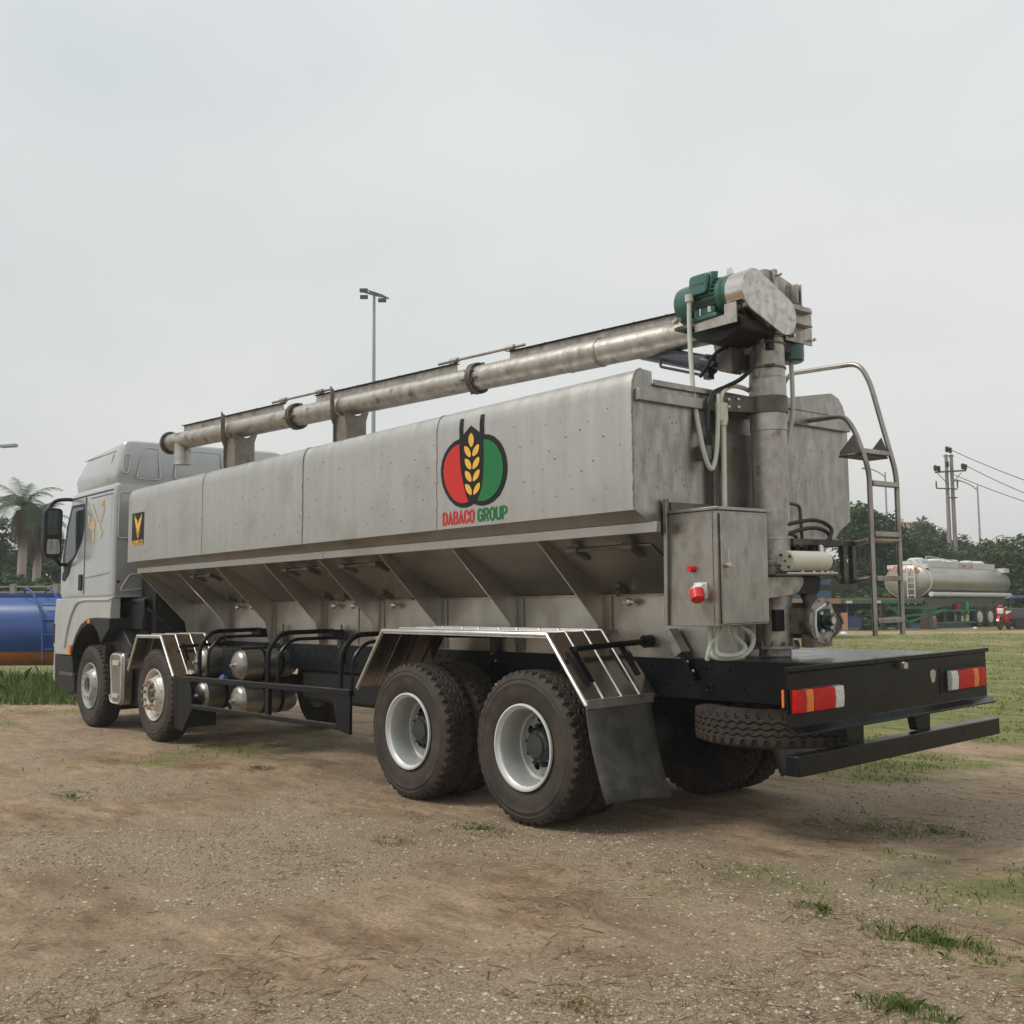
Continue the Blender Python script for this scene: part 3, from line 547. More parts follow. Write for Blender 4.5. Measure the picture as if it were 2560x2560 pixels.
# ---- air tanks and chassis boxes
for x, z in ((-4.93, .955), (-4.93, .575), (-6.0+.12, .955), (-5.86, .575)):
    a = MB(); r = .158; a.lathe([(.001, -1.035), (.07, -1.029), (.115, -1.014), (.142, -.995), (.154, -.975), (r, -.962), (r+.003, -.958), (r+.003, -.948), (r, -.944), (r, -.40), (.12, -.33), (.001, -.32)], (x, 0, z), (0, 1, 0), 32); at_ = T('air_tank', a, m_rear, truck)
    T('drain_plug', MB().cyl((x, -1.03, z), (x, -1.07, z), .02, n=6).cyl((x, -1.07, z), (x, -1.08, z), .012, n=8), m_zinc, at_)
    T('tank_strap', MB().lathe([(r+.001, -.75), (r+.006, -.75), (r+.006, -.71), (r+.001, -.71)], (x, 0, z), (0, 1, 0), 28, True).lathe([(r+.001, -.55), (r+.006, -.55), (r+.006, -.51), (r+.001, -.51)], (x, 0, z), (0, 1, 0), 28, True), m_black, at_)
T('chassis_box', MB().box(-5.62, -5.15, -.85, -.45, .78, 1.13).box(-5.55, -5.2, -.80, -.45, .42, .74), m_frame, truck, .02)
T('fuel_cap', MB().cyl((-5.40, -.90, .755), (-5.40, -.96, .80), .05, n=9).box(-5.45, -5.35, -.97, -.9, .74, .80), mat('blue_cap', (.08, .14, .42), .5), truck, .01)
cb = MB(); cb.box(-4.6, -2.6, -.40, .40, .55, .9); cb.box(-4.4, -3.2, .5, 1.1, .4, .95); T('fuel_tank', cb, m_cav, truck, .05)
# ---- step box between the steering wheels
st = MB(); st.prism(rrect(-8.36, -7.42, .34, .92, .06), 'y', -1.0, -.45); T('battery_box', st, m_blackp, truck, .01)
cs = MB(); cs.prism(rrect(-8.22, -7.78, .355, 1.02, .10), 'y', -1.17, -1.02); cap = T('canister', cs, m_rear, truck, .03)
T('canister_rim', MB().tube([(x, -1.172, z) for x, z in rrect(-8.19, -7.81, .38, .995, .10)] + [(-8.19+.1, -1.172, .38)], .012, 8), m_rim2, cap)
T('canister_step', MB().prism(rrect(-8.11, -7.89, .86, .92, .02), 'y', -1.185, -1.17).prism(rrect(-8.11, -7.89, .45, .50, .02), 'y', -1.185, -1.17), m_rim2, cap)
T('valve_block', MB().box(-7.62, -7.5, -1.1, -1.0, .92, 1.0).cyl((-7.72, -1.05, .9), (-7.72, -1.05, 1.03), .035, n=10).cyl((-7.56, -1.05, .95), (-7.56, -1.05, 1.06), .02, n=8), m_rim2, truck)
# ---- cab
def loft(mb, rows, n=5):        # rows: (z, x front, x rear, half width, r front, r rear, tilt)
    rings = []
    for z, xf, xr, hw, rf, rr_, tl in rows:
        pts = []
        for (cx, cy, r, a0) in ((xr-rr_, hw-rr_, rr_, 0), (xf+rf, hw-rf, rf, 90), (xf+rf, -hw+rf, rf, 180), (xr-rr_, -hw+rr_, rr_, 270)):
            for j in range(n+1):
                a = R_(a0+90*j/n); x = cx+r*math.cos(a); pts.append((x, cy+r*math.sin(a), z+tl*(x-xr)/(xr-xf)))
        rings.append(pts)
    k = len(rings[0]); v = [p for r in rings for p in r]
    f = [(i*k+j, i*k+(j+1) % k, (i+1)*k+(j+1) % k, (i+1)*k+j) for i in range(len(rings)-1) for j in range(k)]
    return mb.add(v, f + [tuple(range(k)), tuple(range((len(rings)-1)*k, len(rings)*k))])
c_ = MB()
loft(c_, [(1.735, -10.16, -8.035, 1.225, .2, .05, 0), (1.77, -10.2, -8.02, 1.248, .22, .05, 0), (2.2, -10.2, -8.02, 1.25, .22, .05, 0), (2.32, -10.15, -8.02, 1.25, .22, .05, 0), (3.05, -9.84, -8.01, 1.247, .2, .05, 0), (3.17, -9.79, -8.0, 1.243, .2, .05, 0), (3.19, -9.78, -8.0, 1.235, .2, .05, 0)])
cab = T('cab', c_, m_cab, ang=25)
c_ = MB(); loft(c_, [(3.19, -9.76, -8.02, 1.215, .2, .06, 0), (3.225, -9.75, -8.02, 1.20, .2, .06, 0), (3.30, -9.74, -8.0, 1.228, .22, .07, -.07), (3.40, -9.66, -7.99, 1.225, .22, .07, -.05), (3.60, -9.49, -7.975, 1.185, .16, .08, .02), (3.72, -9.41, -7.97, 1.168, .15, .08, .06), (3.765, -9.375, -7.975, 1.140, .14, .08, .08), (3.788, -9.31, -8.0, 1.085, .12, .08, .085), (3.796, -9.2, -8.05, 1.0, .1, .08, .085)])
roof = T('cab_roof', c_, m_cab, cab, ang=25)
rl = MB(); rl.tube([(-9.40, -1.170, 3.655), (-9.2, -1.176, 3.66), (-8.2, -1.178, 3.665)], .007, 6); rl.tube([(-8.35, -1.235, 3.25), (-8.25, -1.19, 3.63)], .005, 6); T('roof_crease', rl, m_cab, roof)
def frame3(mb, pts, r, rad=.05): return mb.tube([tuple(p) for p in rfill(pts, rad, 4, True)] + [tuple(rfill(pts, rad, 4, True)[0])], r, 6, False)
rl = MB(); X_ = -7.972
frame3(rl, [(X_, -1.155, 3.60), (X_, -1.065, 3.60), (X_+.012, -1.10, 3.345), (X_+.012, -1.18, 3.355)], .011)
frame3(rl, [(X_, -.89, 3.70), (X_, -.70, 3.70), (X_+.012, -.66, 3.28), (X_+.012, -.99, 3.28)], .010)
frame3(rl, [(X_, -.45, 3.70), (X_, .18, 3.70), (X_+.012, .24, 3.3), (X_+.012, -.47, 3.3)], .010)
T('roof_panel_rib', rl, m_cab, roof)
rl = MB(); frame3(rl, [(-8.014, -1.15, 1.81), (-8.014, -.80, 1.84), (-8.014, -.84, 2.02), (-8.014, -1.02, 2.03)], .012); frame3(rl, [(-8.008, -1.19, 2.5), (-8.008, -1.0, 2.5), (-8.005, -1.0, 3.1), (-8.005, -1.19, 3.1)], .01); rl.beam((-8.02, -1.22, 1.742), (-8.02, 1.2, 1.742), .03, .022); T('back_panel_rib', rl, m_cabl, cab)
T('back_panel_plug', MB().cyl((-8.02, -1.17, 1.93), (-8.012, -1.17, 1.93), .018, n=10), m_cav, cab)
def side(mb, pts, y=-1.2505, t=.003): return mb.prism(pts, 'y', y, y-t)
door = [(-10.02, 1.80), (-9.075, 1.80), (-9.075, 3.12), (-9.62, 3.12), (-9.70, 3.0), (-10.02, 2.3)]
d_ = T('door', side(MB(), door, -1.249, .006), m_cab, cab, smooth=False)
gp = MB(); gp.box(-9.078, -9.066, -1.257, -1.2555, 1.78, 3.12); gp.box(-9.62, -8.06, -1.257, -1.247, 3.135, 3.146); gp.box(-8.9, -8.06, -1.2545, -1.247, 3.085, 3.092); T('door_gap', gp, m_seamd, cab)
cr_ = MB(); cr_.tube(spline([(-9.05, -1.249, 2.02), (-8.6, -1.252, 2.03), (-8.1, -1.249, 2.06)]), .012, 8); cr_.tube([(-8.10, -1.247, 1.8), (-8.10, -1.247, 3.1)], .008, 6); T('side_crease', cr_, m_cab, cab)
win = [(-9.62, 3.045), (-9.10, 3.035), (-9.10, 2.70), (-9.19, 2.50), (-9.50, 2.27), (-9.90, 2.10), (-9.97, 2.30), (-9.80, 2.80)]
wf = T('window_frame', side(MB(), [(p.x, p.y) for p in rfill([(x, z, 0) for x, z in win], .05, 3, True)], -1.2551, .003), m_blackp, d_, smooth=False)
win2 = [(-9.585, 3.005), (-9.14, 2.995), (-9.14, 2.71), (-9.22, 2.53), (-9.50, 2.315), (-9.83, 2.21), (-9.86, 2.32), (-9.73, 2.75)]
T('window_pane', side(MB(), [(p.x, p.y) for p in rfill([(x, z, 0) for x, z in win2], .04, 3, True)], -1.2582, .003), m_glass, wf, smooth=False)
T('door_handle', side(MB(), rrect(-9.235, -9.115, 1.84, 2.06, .02), -1.2551, .02), m_blackp, d_, .004)
T('dash_trim', side(MB(), [(-9.58, 2.24), (-9.95, 2.10), (-9.96, 2.0), (-9.85, 1.98), (-9.68, 2.08)], -1.2585, .003), m_cav, d_, smooth=False)
def ribbon(mb, pts, w_, y=-1.2552):
    P = rfill([(x, z, 0) for x, z in pts], .03, 3)
    for i, (a, b) in enumerate(zip(P, P[1:])): 
        q = w_*(.75+.25*math.sin(i*1.9)); d = (b-a).normalized(); nn = Vector((-d.y, d.x, 0))*q; mb.slab([(p.x, y, p.y) for p in (a-nn, b-nn, b+nn, a+nn)], (0, -.0008, 0))
T('spray_mark', (lambda s_: (ribbon(s_, [(-8.95, 2.86), (-8.93, 2.71), (-8.70, 2.72)], .05, -1.2515), ribbon(s_, [(-8.79, 2.83), (-8.74, 2.48)], .055, -1.2524), s_)[-1])(MB()), m_sor, cab, smooth=False)
T('spray_mark', (lambda s_: (ribbon(s_, [(-8.60, 2.99), (-8.38, 2.985), (-8.44, 2.80), (-8.56, 2.70)], .04, -1.2515), s_)[-1])(MB()), m_sor, cab, smooth=False)
T('spray_mark', (lambda s_: (ribbon(s_, [(-8.84, 2.99), (-8.62, 2.74), (-8.44, 2.55)], .05, -1.2533), s_)[-1])(MB()), m_sye, cab, smooth=False)
fw = MB(); fw.add([(-10.10, y, 2.40) for y in (-1.0, 1.0)] + [(-9.86, y, 3.1) for y in (1.0, -1.0)], [(0, 1, 2, 3)]); fw.v = [(x-.065, y, z) for x, y, z in fw.v]; T('windscreen', fw, m_glass, cab)
# lower cab: wing, flare, bumper
wing = [(-10.21, 1.735), (-8.035, 1.735), (-8.035, 1.455), (-8.5, 1.46), (-8.85, 1.45), (-9.12, 1.37), (-9.33, 1.22), (-9.44, 1.08), (-9.50, .95), (-10.12, .945), (-10.26, 1.06), (-10.27, 1.3)]
wg = MB()
for y0, y1 in ((-1.255, -1.12), (1.12, 1.255)): wg.prism(wing, 'y', y0, y1)
wg.box(-10.27, -9.9, -1.1, 1.1, 1.0, 1.735); wing_o = T('wing', wg, m_cabl, cab, .012)
T('wing_crease', MB().tube(spline([(-8.05, -1.258, 1.70), (-9.1, -1.26, 1.70), (-9.4, -1.262, 1.60), (-9.62, -1.262, 1.35), (-9.75, -1.26, 1.05)]), .018, 8), m_cabl, wing_o)
ar = MB(); arc_o = [(-8.04, 1.458), (-8.5, 1.463), (-8.85, 1.453), (-9.12, 1.373), (-9.33, 1.223), (-9.44, 1.083), (-9.50, .95)]; arc_i = [(-9.44, .95), (-9.38, 1.07), (-9.27, 1.19), (-9.09, 1.31), (-8.84, 1.385), (-8.62, 1.37), (-8.46, 1.28), (-8.36, 1.16), (-8.30, 1.16), (-8.04, 1.33)]
T('wheel_arch', MB().prism(arc_o+arc_i, 'y', -1.262, -.75), m_blackp, cab, .006); T('wheel_arch', MB().prism(arc_o+arc_i, 'y', .75, 1.262), m_blackp, cab, .006)
mk = MB(); mk.prism(rrect(-8.83, -8.73, 1.395, 1.455, .01), 'y', -1.2625, -1.275); mk.prism(rrect(-9.56, -9.47, .955, 1.09, .01), 'y', -1.256, -1.275); T('marker_lamp', mk, m_lamb, cab)
bu = MB(); bu.prism([(-10.24, .94), (-9.50, .94), (-9.46, .70), (-9.40, .70), (-9.36, .46), (-9.55, .40), (-10.18, .52)], 'y', -1.24, -1.14); bu.box(-10.20, -9.9, -1.13, 1.13, .52, .98); bu.prism([(-10.24, .94), (-9.50, .94), (-9.46, .70), (-9.40, .70), (-9.36, .46), (-9.55, .40), (-10.18, .52)], 'y', 1.14, 1.24); bmp = T('front_bumper', bu, m_blackp, cab, .012)
T('bumper_corner', MB().prism([(-10.285, 1.45), (-10.24, 1.5), (-10.235, .55), (-10.30, .6)], 'y', -1.235, -.9), m_cabl, bmp, .01); T('step_tread', MB().box(-10.0, -9.42, -1.25, -1.242, .66, .71), m_dsteel, bmp, .004)
T('grille', MB().box(-10.29, -10.275, -.8, .8, 1.05, 1.65), m_blackp, cab)
hl = MB(); hl.box(-10.285, -10.20, -1.257, -1.2551, 1.10, 1.38); T('headlamp', hl, m_blackp, cab, .004)
mi = MB(); mi.prism([(p.x, p.y) for p in rfill([(-1.62, 2.44, 0), (-1.56, 2.30, 0), (-1.38, 2.30, 0), (-1.365, 3.0, 0), (-1.58, 3.02, 0), (-1.62, 2.94, 0)], .06, 4, True)], 'x', -9.80, -9.66)
mir = T('mirror', mi, m_blackp, cab, .02); T('mirror_glass', MB().prism(rrect(-1.575, -1.40, 2.63, 2.97, .03), 'x', -9.659, -9.655), m_glass, mir); T('mirror_glass', MB().prism(rrect(-1.575, -1.40, 2.36, 2.57, .03), 'x', -9.659, -9.655), m_mirr, mir)
T('mirror_arm', MB().tube(rfill([(-9.62, -1.20, 3.12), (-9.68, -1.30, 3.14), (-9.73, -1.47, 3.12), (-9.73, -1.55, 2.98)], .08), .026, 8), m_blackp, mir)
T('mirror_arm', MB().tube([(-9.72, -1.45, 2.32), (-9.80, -1.35, 2.22), (-9.85, -1.23, 2.22)], .026, 8), m_blackp, mir)
en = MB(); en.box(-9.3, -7.62, -.95, .95, .95, 1.72); en.box(-7.98, -7.53, -.88, .88, 1.1, 2.2); en.box(-8.3, -7.6, -1.0, -.9, 1.3, 1.71); en.cyl((-7.75, -.75, 1.3), (-7.75, -.75, 1.75), .08, n=12); en.box(-9.38, -8.0, -.74, .74, .5, 1.3)  # engine, with boxes enlarged in black to paint the shaded gap behind the cab
T('engine', en, m_cav, truck, .03)
g_ = MB()
for y, z in ((-.98, 1.62), (-.85, 1.5), (-.9, 1.34)): g_.tube(spline([(-7.95, y, z), (-7.8, y-.03, z+.06), (-7.6, y+.05, z-.05), (-7.5, y+.2, z-.2)]), .02, 7)
g_.box(-7.72, -7.60, -.98, -.9, 1.56, 1.70); g_.beam((-7.9, -.95, 1.2), (-7.5, -.8, 1.62), .03, .03); g_.cyl((-7.60, -1.0, 1.1), (-7.6, -1.0, 1.45), .006, n=6); T('cab_tilt_gear', g_, m_blackp, truck)
T('mud_guard_inner', MB().prism([(-8.42, 1.35), (-8.05, 1.33), (-7.70, 1.10), (-7.7, .98), (-8.25, .98), (-8.36, 1.15)], 'y', -1.10, -.7).box(-8.42, -8.36, -1.2, -.7, .25, 1.1), m_blackp, truck, .02)

# ---- auger column and boom
CX, CY = 1.31, -.05
cl = MB(); cl.lathe([(.11, 1.182), (.11, 1.235), (.17, 1.235), (.17, 1.252), (.125, 1.253), (.125, 1.80), (.13, 1.805), (.13, 1.83), (.125, 1.835), (.125, 3.47)], (CX, CY, 0), (0, 0, 1), 48)
for z in (1.98, 3.12): cl.lathe([(.1255, z), (.1275, z+.003), (.1275, z+.009), (.1255, z+.012)], (CX, CY, 0), (0, 0, 1), 40, True)
cl.lathe([(.1255, 2.74), (.129, 2.745), (.129, 3.11), (.1255, 3.115)], (CX, CY, 0), (0, 0, 1), 40, True)
colm = T('auger_column', cl, m_pipe, truck)
b = MB()
for i in range(12):
    a = 2*math.pi*i/12; b.cyl((CX+.15*math.cos(a), CY+.15*math.sin(a), 1.228), (CX+.15*math.cos(a), CY+.15*math.sin(a), 1.285), .011, n=6); b.cyl((CX+.15*math.cos(a), CY+.15*math.sin(a), 1.252), (CX+.15*math.cos(a), CY+.15*math.sin(a), 1.268), .018, n=6)
T('flange_bolt', b, m_rusty, colm)
b = MB(); b.lathe([(.128, 2.865), (.138, 2.867), (.138, 2.985), (.128, 2.987)], (CX, CY, 0), (0, 0, 1), 40, True); b.prism([(1.16, -.43), (1.20, -.43), (1.31, -.175), (1.31, -.12), (1.16, -.30)], 'z', 2.87, 2.98); cp = T('column_clamp', b, m_dsteel, colm, .003)
b = MB()
for y, z in ((-.37, 2.95), (-.37, 2.90), (-.30, 2.955), (-.30, 2.90)): b.dome((1.265-.4*(-.29-y), y-.02, z), (.9, -.4, 0), .012, .010, 8, 2)
T('bolt', b, m_zinc, cp)
for z in (3.19, 3.36):
    b = MB(); b.lathe([(.126, z-.008), (.133, z-.006), (.133, z+.006), (.126, z+.008)], (CX, CY, 0), (0, 0, 1), 32, True); b.cyl((CX+.07, CY-.13, z), (CX+.14, CY-.10, z), .01, n=8); T('u_bolt', b, m_dsteel, colm)
b = MB(); b.box(1.085, 1.20, -.30, -.10, 3.185, 3.345); b.slab([(1.06, -.31, 3.20), (1.2, -.31, 3.15), (1.2, -.31, 3.33), (1.06, -.31, 3.29)], (0, .012, 0)); b.slab([(1.06, -.21, 3.20), (1.2, -.21, 3.15), (1.2, -.21, 3.33), (1.06, -.21, 3.29)], (0, .012, 0)); T('cylinder_bracket', b, m_dsteel, colm, .003)
b = MB(); b.cyl((.98, -.255, 3.26), (.15, -.06, 3.54), .064, n=24); b.cyl((1.01, -.27, 3.25), (.94, -.27, 3.27), .072, n=24); b.cyl((1.06, -.27, 3.235), (.98, -.27, 3.26), .03, n=14); b.cyl((1.05, -.33, 3.238), (1.05, -.21, 3.238), .026, n=12); b.tube(rfill([(.98, -.28, 3.17), (.92, -.28, 3.19), (.46, -.21, 3.345), (.45, -.20, 3.40)], .02), .011, 8); b.box(.95, 1.0, -.31, -.25, 3.15, 3.21)
T('hydraulic_cylinder', b, m_navy, truck)
b = MB(); b.tube(spline([(.96, -.36, 3.16), (1.02, -.36, 3.22), (1.10, -.36, 3.30), (1.19, -.26, 3.38), (1.24, -.20, 3.42)]), .013, 8); b.tube(spline([(1.22, -.23, 3.41), (1.28, -.20, 3.395), (1.33, -.215, 3.34), (1.34, -.21, 3.26), (1.32, -.235, 3.18), (1.27, -.30, 3.10), (1.21, -.39, 3.045), (1.19, -.49, 3.0), (1.19, -.555, 2.93), (1.19, -.57, 2.85)], 8), .015, 8); b.tube([(1.19, -.57, 2.85), (1.19, -.57, 2.72)], .018, 8)
T('hydraulic_hose', b, m_bhose)
B0 = Vector((1.30, -.05, 3.565)); BD = Vector((-.9907, -.1359, 0)); BN = Vector((-.1359, .9907, 0)); BZ = Vector((0, 0, 1))
def bt_(t, n=0., z=0.): return B0+BD*t+BN*n+BZ*z
pp = MB(); pp.lathe([(.111, -.02), (.111, 2.80), (.104, 2.802), (.104, 7.93)], B0, BD, 48)
for t in (1.75, 1.44): pp.lathe([(.1115, t-.008), (.119, t-.005), (.119, t+.005), (.1115, t+.008)], B0, BD, 40, True)
pp.lathe([(.1112, 1.45), (.1165, 1.452), (.1165, 1.745), (.1112, 1.748)], B0, BD, 40, True)
for t in (2.62, 3.9, 4.15, 6.9, 6.1): pp.lathe([(.1042, t-.004), (.1062, t), (.1042, t+.004)], B0, BD, 40, True)
pp.lathe([(.098, -.08), (.098, .285), (.10, .29), (.001, .292)], bt_(7.64), -BZ, 32)
boom = T('auger_boom', pp, m_pipe, truck)
def flange(t):
    f = MB(); f.lathe([(.105, t-.03), (.140, t-.03), (.140, t-.004), (.105, t-.004)], B0, BD, 40, True); f.lathe([(.105, t+.004), (.140, t+.004), (.140, t+.03), (.105, t+.03)], B0, BD, 40, True)
    for i in range(8):
        a = 2*math.pi*(i+.4)/8; c = BN*math.cos(a)*.125+BZ*math.sin(a)*.125; f.cyl(bt_(t-.05)+c, bt_(t+.05)+c, .010, n=6)
    for i in range(4):
        a = 2*math.pi*(i+.1)/4; c = BN*math.cos(a)+BZ*math.sin(a); f.beam(bt_(t-.10)+c*.115, bt_(t+.10)+c*.115, .012, .03, c)
    return T('flange', f, m_dsteel, boom)
flange(5.42); flange(2.81)
f = MB(); f.lathe([(.108, 7.90), (.138, 7.90), (.138, 7.93), (.001, 7.94)], B0, BD, 40)
for i in range(8):
    a = 2*math.pi*i/8; f.cyl(bt_(7.88)+BN*math.cos(a)*.124+BZ*math.sin(a)*.124, bt_(7.95)+BN*math.cos(a)*.124+BZ*math.sin(a)*.124, .009, n=6)
T('end_flange', f, m_dsteel, boom)
for a, b_ in ((.35, 2.42), (3.06, 5.10), (5.66, 7.62)):
    r = MB(); r.beam(bt_(a, 0, .136), bt_(b_, 0, .136), .007, .068)
    tt_ = a+.1
    fin = T('top_rail', r, m_pipe, boom)
    e_ = MB(); e_.beam(bt_(a, .0, .1735), bt_(b_, .0, .1735), .06, .007); tt_ = a+.15
    while tt_ < b_: e_.cyl(bt_(tt_, -.0305, .1735), bt_(tt_, -.034, .1735), .008, n=6); tt_ += .3
    T('rail_edge', e_, m_frame, fin)
for a, b_ in ((2.25, 3.30), (4.87, 5.86)):
    r = MB(); r.cyl(bt_(a, 0, .208), bt_(b_, 0, .208), .013, n=10)
    for q in (a+.17, b_-.20): r.cyl(bt_(q-.05, 0, .208), bt_(q+.05, 0, .208), .026, n=8); r.beam(bt_(q-.02, 0, .183), bt_(q+.02, 0, .183), .055, .012)
    T('tie_rod', r, m_rail, boom)
# saddles on the tank roof
def saddle(t0, t1):             # t0: rear wing plate, t1: hooked front plate
    arc = [(-.118*math.cos(a), -.118*math.sin(a)) for a in np.linspace(0, math.pi, 13)]
    poly = [(-.165, .19), (-.118, .15)] + arc + [(.118, .06), (.16, .06), (.125, -.16), (.125, -.475), (-.125, -.475), (-.125, -.20), (-.165, -.12)]
    so_ = T('boom_saddle', MB().slab([bt_(t1, n_, z) for n_, z in poly], BD*.012), m_sad, tank)
    arc = [(-.118*math.cos(a), -.118*math.sin(a)) for a in np.linspace(.5, math.pi-.5, 9)]
    T('saddle_wing', MB().slab([bt_(t0, n_, z) for n_, z in arc+[(.16, -.06), (.125, -.16), (.125, -.475), (-.125, -.475), (-.125, -.20), (-.165, -.09)]], BD*.012), m_sad, so_)
    T('saddle_box', MB().slab([bt_(t0+.012, -.10, -.12), bt_(t1, -.10, -.12), bt_(t1, -.10, -.475), bt_(t0+.012, -.10, -.475)], BN*.008), m_sad, so_)
saddle(6.36, 6.58); saddle(4.46, 4.66)
# pivot head, guard, motors
hd = MB(); hd.prism([(-.30, 3.70), (-.255, 3.79), (-.2, 3.845), (-.12, 3.90), (0, 3.94), (.08, 3.945), (.33, 3.885), (.33, 3.5), (.2, 3.45), (-.2, 3.45)], 'x', .95, 1.285); hd.prism([(-.16, 3.30), (.16, 3.30), (.22, 3.449), (-.20, 3.449)], 'x', .95, 1.38)
head = T('pivot_head', hd, m_pipe, truck, .006)
T('head_underside', MB().prism([(.93, 3.472), (1.45, 3.472), (1.44, 3.40), (1.25, 3.34), (1.08, 3.37)], 'y', -.50, .05).box(1.0, 1.42, -.16, .10, 3.30, 3.42), m_cav, head, .01)
T('motor_plate', MB().box(.90, 1.42, -.56, -.26, 3.475, 3.50), m_dsteel, head, .003)
T('motor_bracket', MB().prism([(1.10, 3.42), (1.46, 3.42), (1.46, 3.56), (1.36, 3.56), (1.36, 3.49), (1.10, 3.475)], 'y', -.585, -.573), m_pipe, head, .003)
def stadium(c0, c1, r0_, r1_, n=14):
    d = (Vector(c1)-Vector(c0)); a = math.atan2(d.y, d.x)
    return [(c0[0]+r0_*math.cos(a+math.pi/2+math.pi*i/n), c0[1]+r0_*math.sin(a+math.pi/2+math.pi*i/n)) for i in range(n+1)] + [(c1[0]+r1_*math.cos(a-math.pi/2+math.pi*i/n), c1[1]+r1_*math.sin(a-math.pi/2+math.pi*i/n)) for i in range(n+1)]
gd = MB(); gd.prism(stadium((-.425, 3.655), (-.10, 3.53), .148, .135), 'x', 1.355, 1.50); guard_ = T('belt_guard', gd, m_chrome, truck, .004)
T('guard_face', MB().prism(stadium((-.425, 3.655), (-.10, 3.53), .15, .137), 'x', 1.5005, 1.508), m_face, guard_, .003)
br = MB(); br.box(1.286, 1.31, .07, .115, 3.72, 3.948); br.cyl((1.30, .09, 3.90), (1.36, .09, 3.90), .011, n=6); br.box(1.29, 1.36, .285, .295, 3.58, 3.865); br.box(1.29, 1.36, .325, .336, 3.58, 3.865); br.box(1.286, 1.292, .26, .37, 3.58, 3.865); T('head_angle', br, m_pipe, head, .003)
pl = MB(); pl.box(1.43, 1.442, .0, .325, 3.385, 3.665); pl.box(1.442, 1.50, .01, .25, 3.60, 3.612); pl.box(1.442, 1.50, .01, .25, 3.50, 3.512); plate = T('gear_plate', pl, m_pipe, head, .004)
b = MB()
for y, z in ((.275, 3.63), (.275, 3.42), (.06, 3.42), (.32, 3.43)): b.cyl((1.43, y, z), (1.475, y, z), .012, n=6)
T('bolt', b, m_zinc, plate)
def motor(name, o, ax_, up_, L, r, label=None):
    o = Vector(o); ax_ = Vector(ax_); up_ = Vector(up_); sd_ = ax_.cross(up_)
    m_ = MB(); m_.lathe([(r*.80, 0), (r*.97, .012), (r*1.0, .04), (r*1.0, L*.30), (r*.95, L*.305), (r*.86, L*.31), (r*.86, L*.80), (r*.97, L*.805), (r*.97, L*.88), (r*.85, L*.93), (r*.98, L*.94), (r*.98, L)], o, ax_, 40)
    mt_ = T(name, m_, m_green, truck)
    f_ = MB()
    for i in range(26):
        a = 2*math.pi*i/26; c = sd_*math.cos(a)+up_*math.sin(a); f_.beam(o+ax_*L*.31+c*r*.91, o+ax_*L*.80+c*r*.91, .006, r*.16, c)
    T('cooling_fin', f_, m_green, mt_)
    return mt_
mA = motor('drive_motor', (.83, -.43, 3.665), (1, 0, 0), (0, 0, 1), .46, .142)
T('motor_foot', MB().box(.96, 1.22, -.57, -.29, 3.50, 3.53).box(1.0, 1.18, -.54, -.50, 3.53, 3.60), m_green, mA, .006)
tbx = MB(); tbx.slab([(.985, -.565, 3.665), (1.165, -.565, 3.665), (1.165, -.54, 3.835), (.985, -.54, 3.835)], (0, .08, .02)); T('terminal_box', tbx, m_green, mA, .012)
tbx = MB(); tbx.slab([(p.x, -.568+(p.y-3.665)*.147, p.y) for p in rfill([(.995, 3.68, 0), (1.155, 3.68, 0), (1.155, 3.83, 0), (.995, 3.83, 0)], .03, 4, True)], (0, -.035, -.006)); tcv = T('terminal_cover', tbx, m_green, mA, .010)
tl_ = MB(); lettering(tl_, 'VIHEM', .026, .115, lambda a, b: (1.018+a, -.568+(3.745+b-3.665)*.147-.0362-(3.745+b-3.665)*.03, 3.745+b), .02); T('cast_lettering', tl_, mat('motor_green_worn', (.05, .15, .115), .4), tcv, smooth=False)
T('motor_tag', MB().slab([(1.20, -.43, 3.80), (1.27, -.43, 3.80), (1.25, -.43, 3.86), (1.21, -.43, 3.86)], (0, .002, 0)), m_wht, mA)
b = MB()
for x, z in ((.875, 3.53), (.90, 3.545)): b.cyl((x, -.565, z), (x-.02, -.60, z), .014, n=8)
b.cyl((1.16, -.57, 3.54), (1.16, -.57, 3.58), .012, n=6); b.cyl((1.08, -.57, 3.53), (1.08, -.57, 3.58), .006, n=6); T('bolt', b, m_zinc, mA)
mA.location.x += .065
mB = motor('slewing_motor', (1.34, .20, 3.265), (0, 0, 1), (1, 0, 0), .42, .095)
hs = MB(); hs.cyl((1.075, -.60, 3.69), (1.075, -.60, 3.64), .03, n=12); hs.tube(spline([(1.075, -.60, 3.66), (1.08, -.61, 3.45), (1.10, -.625, 3.2), (1.13, -.64, 2.95), (1.17, -.64, 2.72), (1.20, -.63, 2.56), (1.215, -.60, 2.47), (1.22, -.565, 2.47), (1.22, -.525, 2.58), (1.215, -.495, 2.78), (1.21, -.475, 2.98)], 8), .0165, 10); T('cable_conduit', hs, m_hose)
hs = MB(); hs.tube(spline([(1.34, .20, 3.27), (1.345, .20, 3.13), (1.34, .20, 2.9), (1.30, .19, 2.7), (1.25, .17, 2.45)]), .0165, 10); T('cable_conduit', hs, m_hose)
hs = MB(); hs.tube(spline([(1.205, -.445, 2.93), (1.205, -.44, 2.97), (1.205, -.40, 3.02), (1.20, -.30, 3.06), (1.2, -.18, 3.06), (1.19, -.05, 3.04)]), .016, 10); hs.tube([(1.21, -.43, 2.78), (1.205, -.435, 2.16)], .019, 10); hs.cyl((1.21, -.43, 2.80), (1.21, -.43, 2.77), .028, n=12); T('cable_conduit', hs, m_cream)
jb = MB(); jb.box(1.175, 1.22, -.475, -.385, 2.80, 2.93); T('junction_box', jb, m_cream, truck, .005)
